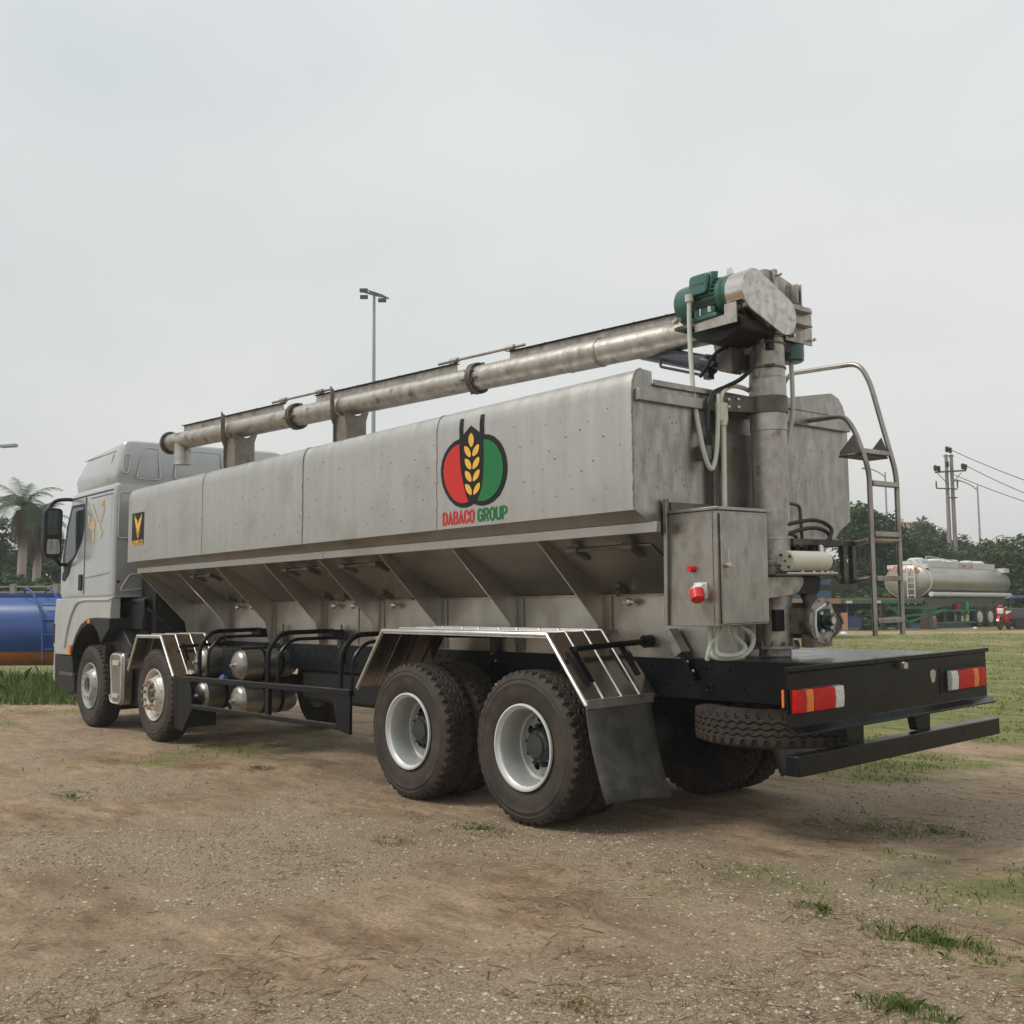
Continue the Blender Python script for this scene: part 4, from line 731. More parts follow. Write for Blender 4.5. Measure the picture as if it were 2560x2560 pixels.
# lower drive: outlet barrel, hydraulic reservoir, shelf, frame
lb = MB(); YD, ZD, XD = .105, 1.42, 1.585
lb.lathe([(.122, 0), (.122, .22), (.134, .225), (.134, .25)], (XD-.27, YD, ZD), (1, 0, 0), 32); lb.lathe([(.134, .25), (.155, .251), (.155, .27), (.001, .27)], (XD-.27, YD, ZD), (1, 0, 0), 40); lb.box(1.33, 1.50, CY, YD, ZD-.085, ZD+.085); lb.prism([(YD-.10, 1.24), (YD+.12, 1.24), (YD+.12, 1.30), (YD-.10, 1.33)], 'x', XD-.1, XD)
barrel = T('outlet_barrel', lb, m_rusty, truck)
b = MB(); b.lathe([(.154, 0), (.154, .006), (.001, .0065)], (XD, YD, ZD), (1, 0, 0), 40)
for i in range(8):
    a = 2*math.pi*(i+.3)/8; b.cyl((XD+.006, YD+.138*math.cos(a), ZD+.138*math.sin(a)), (XD+.02, YD+.138*math.cos(a), ZD+.138*math.sin(a)), .011, n=6)
T('barrel_flange', b, m_pipe, barrel)
b = MB(); sq = [(YD+.105*math.cos(R_(a)), ZD+.105*math.sin(R_(a))) for a in (50, 135, 230, 315)]; b.prism([(p.x, p.y) for p in rfill([(y, z, 0) for y, z in sq], .03, 3, True)], 'x', XD+.007, XD+.03); b.lathe([(.062, .03), (.058, .05), (.034, .052), (.034, .085), (.001, .086)], (XD, YD, ZD), (1, 0, 0), 24); T('bearing', b, mat('bearing_green', (.012, .03, .022), .4), barrel, .003)
b = MB(); b.tube([(XD+.012, YD+.03, ZD+.11), (XD+.012, YD-.085, ZD+.065), (XD+.012, YD-.095, ZD-.03), (XD+.012, YD-.075, ZD-.11)], .009, 6); T('paint_stripe', b, m_white, barrel)
b = MB(); b.cyl((XD+.086, YD, ZD), (XD+.095, YD, ZD), .026, n=16)
for y, z in ((-.06, .05), (-.05, -.07), (.05, -.05), (.05, .06)): b.cyl((XD+.03, YD+y, ZD+z), (XD+.045, YD+y, ZD+z), .014, n=6)
T('shaft_end', b, m_zinc, barrel)
pa = MB(); pa.cyl((1.55, -.245, 1.825), (1.55, .215, 1.825), .069, n=32); acc = T('reservoir', pa, m_cream, truck, .004)
b = MB()
for i in range(4):
    a = 2*math.pi*(i+.4)/4; b.cyl((1.55+.05*math.cos(a), -.245, 1.825+.05*math.sin(a)), (1.55+.05*math.cos(a), -.26, 1.825+.05*math.sin(a)), .009, n=6)
b.cyl((1.55, -.245, 1.825), (1.55, -.252, 1.825), .007, n=8); T('bolt', b, m_dsteel, acc)
b = MB(); b.lathe([(.001, .29), (.03, .285), (.05, .26), (.05, .216), (.001, .215)], (1.55, 0, 1.825), (0, 1, 0), 18); T('pump_head', b, m_blackp, acc)
b = MB(); b.cyl((1.54, .20, 1.85), (1.50, .25, 1.93), .021, n=12); b.cyl((1.55, .17, 1.83), (1.535, .21, 1.87), .03, n=8); b.box(1.50, 1.6, -.30, .30, 1.738, 1.748)
for y in (-.15, -.02, .08, .15, .2): b.box(1.53, 1.61, y, y+.03, 1.748, 1.757)
T('fitting', b, m_zinc, acc)
sh_ = MB(); sh_.box(1.40, 1.60, -.42, .30, 1.725, 1.737); T('pump_shelf', sh_, m_dsteel, truck, .003)
b = MB(); b.prism([(p.x, p.y) for p in rfill([(-.48, 1.575, 0), (-.10, 1.60, 0), (-.02, 1.67, 0), (-.02, 1.722, 0), (-.48, 1.722, 0)], .04, 4, True)], 'x', 1.52, 1.535); T('shelf_bracket', b, m_pipe, truck, .003)
T('gear_case', MB().prism([(p.x, p.y) for p in rfill([(-.15, 1.60, 0), (.22, 1.60, 0), (.25, 1.722, 0), (-.15, 1.722, 0)], .04, 4, True)], 'x', 1.36, 1.50), m_blackp, truck, .004)
fm = MB()
for z in (1.645, 1.965): fm.beam((1.42, .02, z), (1.42, .80, z), .045, .045)
for y in (.66, .78): fm.beam((1.42, y, 1.66), (1.42, y, 1.95), .04, .04)
fm.beam((1.42, .35, 1.95), (1.42, .62, 1.70), .006, .05); fm.beam((1.40, .05, 1.965), (1.15, .05, 1.965), .04, .04); fm.beam((1.40, .75, 1.965), (1.15, .75, 1.965), .04, .04); fm.beam((1.40, .75, 1.645), (1.15, .75, 1.645), .04, .04); fm.box(1.33, 1.41, .30, .38, 1.66, 1.95)
fm.tube([(1.42, .12, 1.63), (1.55, .02, 1.50)], .024, 8); fm.box(1.36, 1.40, .22, .34, 1.42, 1.62)
T('pump_frame', fm, m_dsteel, truck, .003)
b = MB()
for y in (.10, .19, .28): b.cyl((1.40, y, 1.935), (1.40, y, 1.90), .035, .028, n=12)
b.box(1.36, 1.44, .05, .34, 1.86, 1.90); T('valve_bank', b, m_blackp)
b = MB()
b.tube(spline([(1.42, -.05, 2.08), (1.45, .107, 2.107), (1.46, .235, 2.119), (1.47, .354, 2.102), (1.50, .40, 2.045), (1.51, .30, 1.95), (1.505, .25, 1.93)], 8), .0145, 8); b.tube(spline([(1.42, -.05, 2.01), (1.45, .104, 2.05), (1.46, .25, 2.064), (1.48, .36, 2.04), (1.505, .37, 1.98), (1.505, .27, 1.93)], 8), .0145, 8); T('hydraulic_hose', b, m_bhose)
# column cutout and lever
T('column_window', MB().box(CX+.085, CX+.118, CY-.15, CY-.05, 1.355, 1.50), m_cav, colm); T('column_lug', MB().box(CX+.12, CX+.14, CY+.0, CY+.055, 1.43, 1.455), m_rail, colm, .004)
b = MB(); b.lathe([(.1255, 1.46), (.1262, 1.462), (.1262, 1.47), (.1255, 1.472)], (CX, CY, 0), (0, 0, 1), 40, True); T('column_seam', b, m_seam, colm)
# ---- ladder
LX, LA, LB = 1.70, .585, .955
ld = T('ladder', MB().tube(rfill([(LX, LA, 1.295), (LX, LA, 2.47), (LX-.10, LA, 2.77), (LX-.19, LA+.01, 2.895), (XR+.02, .68, 2.915)], .09, 6), .019, 12), m_rail)
T('rail', MB().tube(rfill([(LX, LB, 1.295), (LX, LB, 2.47), (LX-.185, LB, 3.19), (LX-.27, LB, 3.345), (.78, LB, 3.375), (.70, LB, 3.15)], .10, 6), .019, 12), m_rail, ld)
for z in (1.40, 1.70, 2.015, 2.38): T('rung', MB().box(LX-.025, LX+.03, LA+.012, LB-.012, z-.018, z+.018), m_rail, ld, .004)
T('rung', MB().box(LX-.115, LX-.03, LA+.012, LB-.012, 2.60, 2.635), m_rail, ld, .004)
for y in (LA, LB): T('step_gusset', MB().prism([(LX-.03, 2.60), (LX-.21, 2.60), (LX-.21, 2.62), (LX-.09, 2.745)], 'y', y-.035, y-.028), m_rear, ld)
T('step_plate', MB().box(LX-.22, LX-.06, LA-.03, LB, 2.585, 2.598), m_dsteel, ld)
T('ladder_stay', MB().tube([(1.42, .80, 1.965), (LX-.02, LA, 1.97)], .018, 8).tube([(LX, LA, 1.97), (LX, LB, 1.975)], .018, 8).tube([(1.42, .80, 1.69), (LX-.02, LA, 1.70)], .018, 8), m_rail, ld)
# ================================================================== setting
CAM = Vector(M.translation)
FH = Vector((F_.x, F_.y, 0)).normalized(); RH = Vector((FH.y, -FH.x, 0))
def at(u, v, D):                     # a point at depth D seen at pixel (u, v) of the 2560 px photograph: used to survey the far yard
    return CAM + D*(F_ + RT*(u-1280)/2630.68 - UP*(v-1280)/2630.68)
def sstep(a, b, x): t = np.clip((x-a)/(b-a), 0, 1); return t*t*(3-2*t)
def ground_h(x, y):
    x = np.asarray(x, float); y = np.asarray(y, float); dx = x-CAM.x; dy = y-CAM.y
    D = dx*FH.x+dy*FH.y; L = dx*RH.x+dy*RH.y; side = sstep(-.35, .1, L/np.maximum(D, 1))
    return side*(.5*sstep(14, 52, D)+.15*sstep(52, 80, D)) + .3*sstep(24, 60, D)*(1-side)
_tab = rng.random((256, 256))
def vnoise(x, y):
    xi = np.floor(x).astype(int); yi = np.floor(y).astype(int); fx = x-xi; fy = y-yi; fx = fx*fx*(3-2*fx); fy = fy*fy*(3-2*fy)
    a = _tab[xi & 255, yi & 255]; b = _tab[(xi+1) & 255, yi & 255]; c = _tab[xi & 255, (yi+1) & 255]; d = _tab[(xi+1) & 255, (yi+1) & 255]
    return (a*(1-fx)+b*fx)*(1-fy)+(c*(1-fx)+d*fx)*fy
def fbm(x, y, o=4):
    s = 0; a = .5; t = 0
    for i in range(o): s = s+a*vnoise(x*2**i+17.3*i, y*2**i+9.1*i); t += a; a *= .5
    return s/t
def masks(x, y):
    x = np.asarray(x, float); y = np.asarray(y, float); dx = x-CAM.x; dy = y-CAM.y
    D = dx*FH.x+dy*FH.y; L = dx*RH.x+dy*RH.y; s = L/np.maximum(D, .5)
    right = sstep(.12, .36, s)
    n = fbm(x*.55+3, y*.55+8, 5); n2 = fbm(x*1.6+40, y*1.6+11, 4)
    gr = right*(sstep(5.5, 16, D)*.43+.05) + n*.85 + (n2-.5)*.6 - .50
    gr = gr + (1-right)*(.24*sstep(15.5, 18.5, D) - .10 + .17*sstep(7.5, 10.5, D))
    gr = np.where((D > 43.5) & (D < 47.5) & (right > .4), gr-.45, gr)     # bare strip by the trailers
    gr = np.clip(gr*2.6, 0, 1)
    n3 = fbm(x*.8+70, y*.8+31, 4); gv = np.clip((n3-.44)*4.5, 0, 1)
    return gr, gv
# polar ground sheet round the camera
nr, na = 330, 560; rad = np.concatenate([[.0], .6*np.exp(np.linspace(0, math.log(420/.6), nr-1))])
an = np.arange(na)/na*2*math.pi; RRg, AA = np.meshgrid(rad, an, indexing='ij'); GX = CAM.x+RRg*np.cos(AA); GY = CAM.y+RRg*np.sin(AA)
GZ = ground_h(GX, GY); amp = np.clip(1-RRg/45, 0, 1)
rut = (fbm(GX*.9, GY*.9, 4)-.5)*.06 + (fbm(GX*4+5, GY*4+5, 3)-.5)*.022
near_wheel = np.zeros_like(GX)
for x_ in (0, X1_, X2_, X3_):
    for y_ in (-1.09, -.75, .75, 1.09): near_wheel = np.maximum(near_wheel, np.exp(-(((GX-x_)/.35)**2+((GY-y_)/.3)**2)))
GZ = GZ + rut*amp*(1-near_wheel) - .004
gm = bpy.data.meshes.new('ground'); V = np.stack([GX, GY, GZ], -1).reshape(-1, 3)
idx = np.arange(nr*na).reshape(nr, na); q = np.stack([idx[:-1], idx[1:], np.roll(idx, -1, 1)[1:], np.roll(idx, -1, 1)[:-1]], -1).reshape(-1, 4)
gm.vertices.add(len(V)); gm.vertices.foreach_set('co', V.ravel()); gm.loops.add(q.size); gm.loops.foreach_set('vertex_index', q.ravel())
gm.polygons.add(len(q)); gm.polygons.foreach_set('loop_start', np.arange(len(q))*4); gm.polygons.foreach_set('use_smooth', [True]*len(q)); gm.update(); gm.validate()
gr_, gv_ = masks(GX, GY)
for nm, a in (('grass', gr_), ('gravel', gv_)): at_ = gm.attributes.new(nm, 'FLOAT', 'POINT'); at_.data.foreach_set('value', a.ravel().astype(np.float32))
gmat = bpy.data.materials.new('dirt_ground'); gmat.use_nodes = True; n_ = gmat.node_tree.nodes; l_ = gmat.node_tree.links; bs = n_['Principled BSDF']; bs.inputs['Roughness'].default_value = .92; bs.inputs['Specular IOR Level'].default_value = .2
tcn = n_.new('ShaderNodeTexCoord')
mpg = n_.new('ShaderNodeMapping'); mpg.inputs['Scale'].default_value = (.42, 1, 1); mpg.inputs['Rotation'].default_value = (0, 0, -.22); l_.new(tcn.outputs['Object'], mpg.inputs[0])
def noise(s, d=5, r=.6):
    a = n_.new('ShaderNodeTexNoise'); a.inputs['Scale'].default_value = s; a.inputs['Detail'].default_value = d; a.inputs['Roughness'].default_value = r; l_.new(mpg.outputs[0] if s < 10 else tcn.outputs['Object'], a.inputs['Vector']); return a.outputs['Fac']
def ramp(s, *st):
    a = n_.new('ShaderNodeValToRGB'); e = a.color_ramp.elements
    while len(e) < len(st): e.new(.5)
    for i, (p, c) in enumerate(st): e[i].position = p; e[i].color = (*c, 1)
    l_.new(s, a.inputs[0]); return a.outputs[0]
def mix(f, a, b, mode='MIX'):
    m = n_.new('ShaderNodeMixRGB'); m.blend_type = mode
    for i, s in enumerate((f, a, b)):
        if isinstance(s, (int, float)): m.inputs[i].default_value = s
        elif isinstance(s, tuple): m.inputs[i].default_value = (*s, 1)
        else: l_.new(s, m.inputs[i])
    return m.outputs[0]
def attr(nm): a = n_.new('ShaderNodeAttribute'); a.attribute_name = nm; return a.outputs['Fac']
base = ramp(noise(1.1, 7, .70), (.30, (0.177, 0.110, 0.069)), (.43, (0.303, 0.208, 0.133)), (.55, (0.444, 0.331, 0.221)), (.70, (0.344, 0.248, 0.166)))
redd = ramp(noise(2.3, 5, .7), (.54, (0, 0, 0)), (.72, (1, 1, 1))); rm = n_.new('ShaderNodeMath'); rm.operation = 'MULTIPLY'; l_.new(redd, rm.inputs[0]); rm.inputs[1].default_value = .7; base = mix(rm.outputs[0], base, (.21, .14, .098))
fine = ramp(noise(42, 7, .8), (.28, (.38, .36, .35)), (.5, (1, 1, 1)), (.72, (1.5, 1.47, 1.42))); base = mix(.85, base, fine, 'MULTIPLY'); midn = ramp(noise(6.5, 6, .7), (.32, (.62, .59, .57)), (.5, (1, 1, 1)), (.68, (1.28, 1.25, 1.2))); base = mix(.8, base, midn, 'MULTIPLY')
grit = ramp(noise(75, 3, .8), (.35, (0.162, 0.117, 0.078)), (.52, (0.383, 0.301, 0.206)), (.68, (0.632, 0.535, 0.405))); gvf = n_.new('ShaderNodeMath'); gvf.operation = 'MULTIPLY'; l_.new(attr('gravel'), gvf.inputs[0]); gvf.inputs[1].default_value = .75
base = mix(gvf.outputs[0], base, grit)
gcol = ramp(noise(3.5, 6, .75), (.28, (.075, .108, .025)), (.47, (.165, .19, .058)), (.66, (.31, .265, .13))); gcol = mix(.8, gcol, fine, 'MULTIPLY')
gn = ramp(noise(16, 5, .8), (.35, (0, 0, 0)), (.65, (1, 1, 1)))
gf = n_.new('ShaderNodeMapRange'); gs_ = n_.new('ShaderNodeMath'); gs_.operation = 'ADD'; l_.new(attr('grass'), gs_.inputs[0]); gs2 = n_.new('ShaderNodeMath'); gs2.operation = 'MULTIPLY'; l_.new(gn, gs2.inputs[0]); gs2.inputs[1].default_value = .5; l_.new(gs2.outputs[0], gs_.inputs[1])
gf.inputs[1].default_value = .45; gf.inputs[2].default_value = 1.05; l_.new(gs_.outputs[0], gf.inputs[0])
base = mix(gf.outputs[0], base, gcol); l_.new(base, bs.inputs['Base Color'])
bpn = n_.new('ShaderNodeBump'); bpn.inputs['Strength'].default_value = 1.0; bpn.inputs['Distance'].default_value = .03; l_.new(noise(24, 8, .75), bpn.inputs['Height']); l_.new(bpn.outputs[0], bs.inputs['Normal'])
gm.materials.append(gmat); ground = bpy.data.objects.new('ground', gm); col.objects.link(ground); tag(ground, kind='structure', label='bare brown dirt yard with gravel and patchy grass', cat='ground')

def big(name, V, faces_n, m, sizes=None, kind=None, parent=None, colattr=None):    # V (k, n, 3) -> k polygons of n corners
    me = bpy.data.meshes.new(name); k, n = V.shape[:2]; me.vertices.add(k*n); me.vertices.foreach_set('co', V.reshape(-1).astype(np.float32))
    me.loops.add(k*n); me.loops.foreach_set('vertex_index', np.arange(k*n)); me.polygons.add(k); me.polygons.foreach_set('loop_start', np.arange(k)*n); me.update(); me.validate()
    if colattr is not None: a = me.attributes.new('tint', 'FLOAT', 'POINT'); a.data.foreach_set('value', np.repeat(colattr, n).astype(np.float32))
    me.materials.append(m); o = bpy.data.objects.new(name, me); col.objects.link(o)
    if parent is not None: o.parent = parent
    if kind: o['kind'] = kind
    return o
def tintmat(name, cols, rough=.7, trans=.0):
    m = bpy.data.materials.new(name); m.use_nodes = True; n = m.node_tree.nodes; l = m.node_tree.links; b = n['Principled BSDF']; b.inputs['Roughness'].default_value = rough; b.inputs['Specular IOR Level'].default_value = .25
    a = n.new('ShaderNodeAttribute'); a.attribute_name = 'tint'; r = n.new('ShaderNodeValToRGB'); e = r.color_ramp.elements
    while len(e) < len(cols): e.new(.5)
    for i, c in enumerate(cols): e[i].position = i/(len(cols)-1); e[i].color = (*c, 1)
    l.new(a.outputs['Fac'], r.inputs[0]); l.new(r.outputs[0], b.inputs['Base Color'])
    if trans:
        t = n.new('ShaderNodeBsdfTranslucent'); l.new(r.outputs[0], t.inputs[0]); mxs = n.new('ShaderNodeMixShader'); mxs.inputs[0].default_value = trans
        l.new(b.outputs[0], mxs.inputs[1]); l.new(t.outputs[0], mxs.inputs[2]); l.new(mxs.outputs[0], n['Material Output'].inputs[0])
    return m
# ---- gravel: loose pebbles
def scatter(k, d0, d1, s0, s1, pw=1.):
    D = d0*(d1/d0)**(rng.random(k)**pw); s = s0+(s1-s0)*rng.random(k); return CAM.x+D*FH.x+D*s*RH.x, CAM.y+D*FH.y+D*s*RH.y, D
x, y, D = scatter(120000, 3.2, 19, -.56, .56); g1, g2 = masks(x, y); keep = rng.random(len(x)) < (.06+.85*g2**1.4)*(1-.75*g1); x, y, D = x[keep], y[keep], D[keep]
r = .003+.007*rng.random(len(x))**3*(1+.05*D); bigs = rng.random(len(x)) < .006; r = np.where(bigs, r*1.7, r)
k = len(x); oc = np.array([[1, 0, 0], [0, 1, 0], [-1, 0, 0], [0, -1, 0], [0, 0, 1]], float)
P = oc[None]*r[:, None, None]*np.array([1, 1, .6])*(.65+.7*rng.random((k, 5, 3))); ca, sa = np.cos(rng.random(k)*6.3), np.sin(rng.random(k)*6.3)
Pr = P.copy(); Pr[..., 0] = P[..., 0]*ca[:, None]-P[..., 1]*sa[:, None]*1.2; Pr[..., 1] = P[..., 0]*sa[:, None]+P[..., 1]*ca[:, None]
def gz(x, y):
    x = np.asarray(x, float); y = np.asarray(y, float); am = np.clip(1-np.hypot(x-CAM.x, y-CAM.y)/45, 0, 1); nw = np.zeros_like(x)
    for x_ in (0, X1_, X2_, X3_):
        for y_ in (-1.09, -.75, .75, 1.09): nw = np.maximum(nw, np.exp(-(((x-x_)/.35)**2+((y-y_)/.3)**2)))
    return ground_h(x, y)+((fbm(x*.9, y*.9, 4)-.5)*.06+(fbm(x*4+5, y*4+5, 3)-.5)*.022)*am*(1-nw)-.004
Pr += np.stack([x, y, gz(x, y)+r*.12], -1)[:, None, :]
tri = np.array([[0, 1, 4], [1, 2, 4], [2, 3, 4], [3, 0, 4]]); Vt = Pr[:, tri].reshape(-1, 3, 3)
tint = np.clip(rng.random(k)**1.25, 0, 1)*np.where(bigs, .7, 1)
big('gravel', Vt, 3, tintmat('pebble', [(.15, .112, .08), (.28, .22, .158), (.39, .325, .24), (.52, .46, .37)], .85), kind='stuff', colattr=np.repeat(tint, 4))
# ---- dry litter: straw and twigs lying on the dirt
x, y, D = scatter(16000, 3.2, 20, -.56, .56); g1, g2 = masks(x, y); keep = rng.random(len(x)) < np.clip((fbm(x*1.3+9, y*1.3+2, 4)-.42)*3.2, .03, 1)*(1-.6*g1); x, y = x[keep], y[keep]; k = len(x)
a = rng.random(k)*6.283; ln = .02+.05*rng.random(k)**2; wd = .0012+.0015*rng.random(k); z0 = gz(x, y)+.004; dx, dy = np.cos(a)*ln, np.sin(a)*ln; nx, ny = -np.sin(a)*wd, np.cos(a)*wd
hz = .012*rng.random(k)
Vl = np.stack([np.stack([x-dx-nx, y-dy-ny, z0], -1), np.stack([x+dx-nx, y+dy-ny, z0+hz], -1), np.stack([x+dx+nx, y+dy+ny, z0+hz+.002], -1), np.stack([x-dx+nx, y-dy+ny, z0+.002], -1)], 1)
big('dry_litter', Vl, 4, tintmat('straw', [(.09, .052, .033), (.21, .135, .08), (.36, .28, .175)], .9), kind='stuff', colattr=rng.random(k))
# ---- grass: low cover, tufts, tall verge
def blades(x, y, h, lean=.5, wd=.004):
    k = len(x); a = rng.random(k)*6.283; ln = h*lean*rng.random(k); z = gz(x, y); ca, sa = np.cos(a), np.sin(a); b = rng.random(k)*6.283; nx, ny = np.cos(b)*wd, np.sin(b)*wd
    p0 = np.stack([x-nx, y-ny, z-.005], -1); p1 = np.stack([x+nx, y+ny, z-.005], -1); md = np.stack([x+ca*ln*.35, y+sa*ln*.35, z+h*.62], -1); dn = np.stack([nx, ny, 0*nx], -1)
    tp = np.stack([x+ca*ln, y+sa*ln, z+h*(.98-.35*lean*rng.random(k))], -1)
    return np.stack([p0, p1, md+dn*.8, tp, md-dn*.8], 1)
m_gr = tintmat('grass_blade', [(.065, .125, .022), (.125, .20, .042), (.22, .24, .08), (.36, .29, .15)], .6, .25)
x, y, D = scatter(95000, 5, 46, .06, .58, .8); g1, g2 = masks(x, y); clump = fbm(x*2.4+5, y*2.4+77, 4); keep = rng.random(len(x)) < np.clip((g1-.25)*1.3, 0, 1)*np.clip((clump-.44)*4, .01, 1)*.75; x, y, D = x[keep], y[keep], D[keep]; k = len(x)
sets = [blades(x, y, (.010+.026*rng.random(k))*(1+D*.022), 1.2, .003+.0003*D)]; tn = [np.clip(.15+.75*fbm(x*.5+2, y*.5+6, 3)+.45*(rng.random(k)-.5), 0, 1)]
x, y, D = scatter(5000, 5, 20, -.56, .1, .8); g1, g2 = masks(x, y); keep = rng.random(len(x)) < np.clip(g1*1.6-.2, .0, 1); x, y, D = x[keep], y[keep], D[keep]; k = len(x)
sets.append(blades(x, y, .02+.035*rng.random(k), 1.3, .005)); tn.append(np.clip(.35+.5*rng.random(k), 0, 1))
big('grass_cover', np.concatenate(sets), 5, m_gr, kind='stuff', colattr=np.concatenate(tn))
def tuft(cx, cy, rad_, n_b, h, label, dry=.0):
    a = rng.random(n_b)*6.283; n_b = int(n_b*2.6); a = rng.random(n_b)*6.283; q = rad_*1.35*rng.random(n_b)**.8; x = cx+q*np.cos(a)*1.3; y = cy+q*np.sin(a)*.8; keep = fbm(x*14+cx, y*14, 3)+.22*(rng.random(n_b)-.5) > .44; x, y, q = x[keep], y[keep], q[keep]; k = len(x)
    o = big('grass_tuft', blades(x, y, .75*h*(.3+.7*rng.random(k))*(1.1-.45*q/rad_), 1.3, .0021), 5, m_gr, colattr=np.clip(dry+.12+.55*rng.random(k), 0, 1)); tag(o, label, 'grass tuft', 'grass tufts on the dirt yard')
tuft(3.195, -1.527, .22, 620, .075, 'largest fresh green grass tuft on the bare dirt at lower right')
tuft(2.58, -1.489, .13, 260, .055, 'small green grass tuft left of and beyond the largest tuft')
tuft(3.53, -2.40, .12, 330, .075, 'green grass tuft cut by the bottom edge of the picture')
tuft(-.096, -1.518, .17, 300, .05, 'low green grass tuft in front of the rearmost wheel', .1)
tuft(-.195, -2.198, .12, 160, .04, 'thin yellowish tuft on the dirt nearer than the tuft by the rear wheel', .3)
tuft(-3.777, -1.335, .15, 200, .05, 'small tuft under the side guard between front and rear wheels', .2)
tuft(-3.334, -3.196, .16, 220, .045, 'isolated tuft on the open dirt at far left', .15)
tuft(1.62, .43, .25, 360, .05, 'green tuft on the dirt behind and under the rear bumper', .15)
tuft(2.0, .70, .25, 360, .05, 'green tuft on the dirt to the right of the rear bumper', .15)
tuft(2.665, -3.286, .13, 170, .04, 'brownish withered tuft at the bottom centre', .5)
tuft(1.75, -1.10, .35, 420, .03, 'flat yellowish grass patch behind the mud flap', .4)
x = []; y = []
for _ in range(5200):
    D = 17.6+6.0*random.random()**1.3; s = -.56+.22*random.random(); x.append(CAM.x+D*FH.x+D*s*RH.x); y.append(CAM.y+D*FH.y+D*s*RH.y)
x = np.array(x); y = np.array(y); hh = (.10+.42*rng.random(len(x))**1.5)*(.2+1.5*np.clip(fbm(x*.9, y*.9, 3)-.25, 0, 1)); dd_ = (x-CAM.x)*FH.x+(y-CAM.y)*FH.y; hh = np.where(dd_ > 20.8, .16+hh*1.1, hh)
big('tall_grass', blades(x, y, hh, .7, .011), 5, tintmat('verge_blade', [(.06, .10, .02), (.11, .18, .04), (.21, .26, .09)], .6, .3), kind='stuff', colattr=rng.random(len(x)))

# ---- trees
def leafmat(name, a, b, c): return tintmat(name, [a, b, c], .6, .25)
lm_dark = leafmat('leaf_dark', (.026, .050, .017), (.050, .095, .029), (.095, .155, .048)); lm_mid = leafmat('leaf_mid', (.036, .062, .021), (.07, .112, .037), (.125, .17, .06))
lm_pale = leafmat('leaf_pale', (.045, .055, .028), (.08, .092, .048), (.13, .14, .075)); lm_palm = leafmat('leaf_palm', (.032, .062, .024), (.06, .105, .04), (.11, .16, .065))
def crown(name, lobes, n_l, size, m, root, flat=.45, clump=.33):
    allv = []; tint = []
    tot = sum(r[3]*r[4] for r in lobes)
    for (cx, cy, cz, rx, rz) in lobes:
        nc = max(10, int(n_l*rx*rz/tot/9)); d = rng.normal(size=(nc, 3)); d /= np.linalg.norm(d, axis=1)[:, None]; rr = .45+.6*rng.random(nc)**.6
        c = np.array([cx, cy, cz])+d*rr[:, None]*np.array([rx, rx, rz]); ct = rng.random(nc)
        for j in range(nc):
            m_ = 9; p = c[j]+rng.normal(size=(m_, 3))*clump*np.array([1, 1, .55])*min(rx, 1.6)*.5; s = size*(.6+.8*rng.random(m_)); u = rng.normal(size=(m_, 3)); u[:, 2] *= flat; u /= np.linalg.norm(u, axis=1)[:, None]; w_ = rng.normal(size=(m_, 3)); w_[:, 2] *= .6; w_ -= u*(w_*u).sum(1)[:, None]; w_ /= np.linalg.norm(w_, axis=1)[:, None]
            allv.append(np.stack([p-u*s[:, None], p+w_*s[:, None]*.45, p+u*s[:, None], p-w_*s[:, None]*.45], 1)); tint.append(np.clip(ct[j]*.7+.3*rng.random(m_), 0, 1))
    return big(name, np.concatenate(allv), 4, m, parent=root, colattr=np.concatenate(tint))
def tree(name, P, h, cr, label, lm, n_l=3600, size=.22, base=.25, lobes_n=7, dens=1., cat='tree', group=None, squash=.62):
    P = Vector(P); g = float(ground_h(P.x, P.y)); root = empty(name, (P.x, P.y, g), label=label, cat=cat)
    if group: root['group'] = group
    lb = []
    for i in range(lobes_n):
        a = random.uniform(0, 6.28); q = cr*random.uniform(.15, .68); zc = h*(base+(1-base)*random.uniform(.25, .82)); r = cr*random.uniform(.36, .58); lb.append((q*math.cos(a), q*math.sin(a), zc, r, min(r*squash, h-zc)))
    lb.append((0, 0, h*.86, cr*.42, h*.14)); crown('crown', lb, n_l, size, lm, root)
    tr = MB(); top = Vector((0, 0, h*.72)); tr.tube([(0, 0, -.2), (.05, .03, h*.3), (-.03, .04, h*.55), top], [.035*h*.5+.05, .03*h*.5+.04, .05, .03], 8)
    for l_ in lb[:6]: tr.tube([(0, 0, h*.35), (l_[0]*.5, l_[1]*.5, (h*.35+l_[2])*.5+.1), (l_[0], l_[1], l_[2])], [.06, .045, .02], 6)
    obj('trunk', tr, m_bark, root); return root
TG = 'trees lining the yard'
tree('broadleaf_tree', at(2155, 1500, 60), 7.0, 2.6, 'dense rounded green tree just right of the tank rear, behind the ladder', lm_dark, 14000, .14, .1, 13, group=TG)
tree('broadleaf_tree', at(2245, 1500, 63), 5.9, 2.7, 'dark spreading tree between the ladder and the tanker trailer', lm_dark, 11000, .15, .05, 12, group=TG)
tree('broadleaf_tree', at(2310, 1500, 66), 5.3, 2.5, 'dark layered tree directly behind the tanker trailer near its left end', lm_dark, 11000, .15, .05, 12, group=TG)
tree('slender_tree', at(2312, 1500, 85), 8.2, 1.7, 'thin wispy tree rising above the layered tree behind the tanker', lm_pale, 3200, .14, .35, 6, group=TG)
tree('slender_tree', at(2350, 1500, 80), 6.9, 1.8, 'yellowish loose tree just left of the twin utility poles', lm_pale, 3800, .14, .3, 6, group=TG)
tree('slender_tree', at(2410, 1500, 88), 6.9, 2.3, 'round thin crowned tree just right of the twin utility poles', lm_pale, 4200, .14, .3, 7, group=TG)
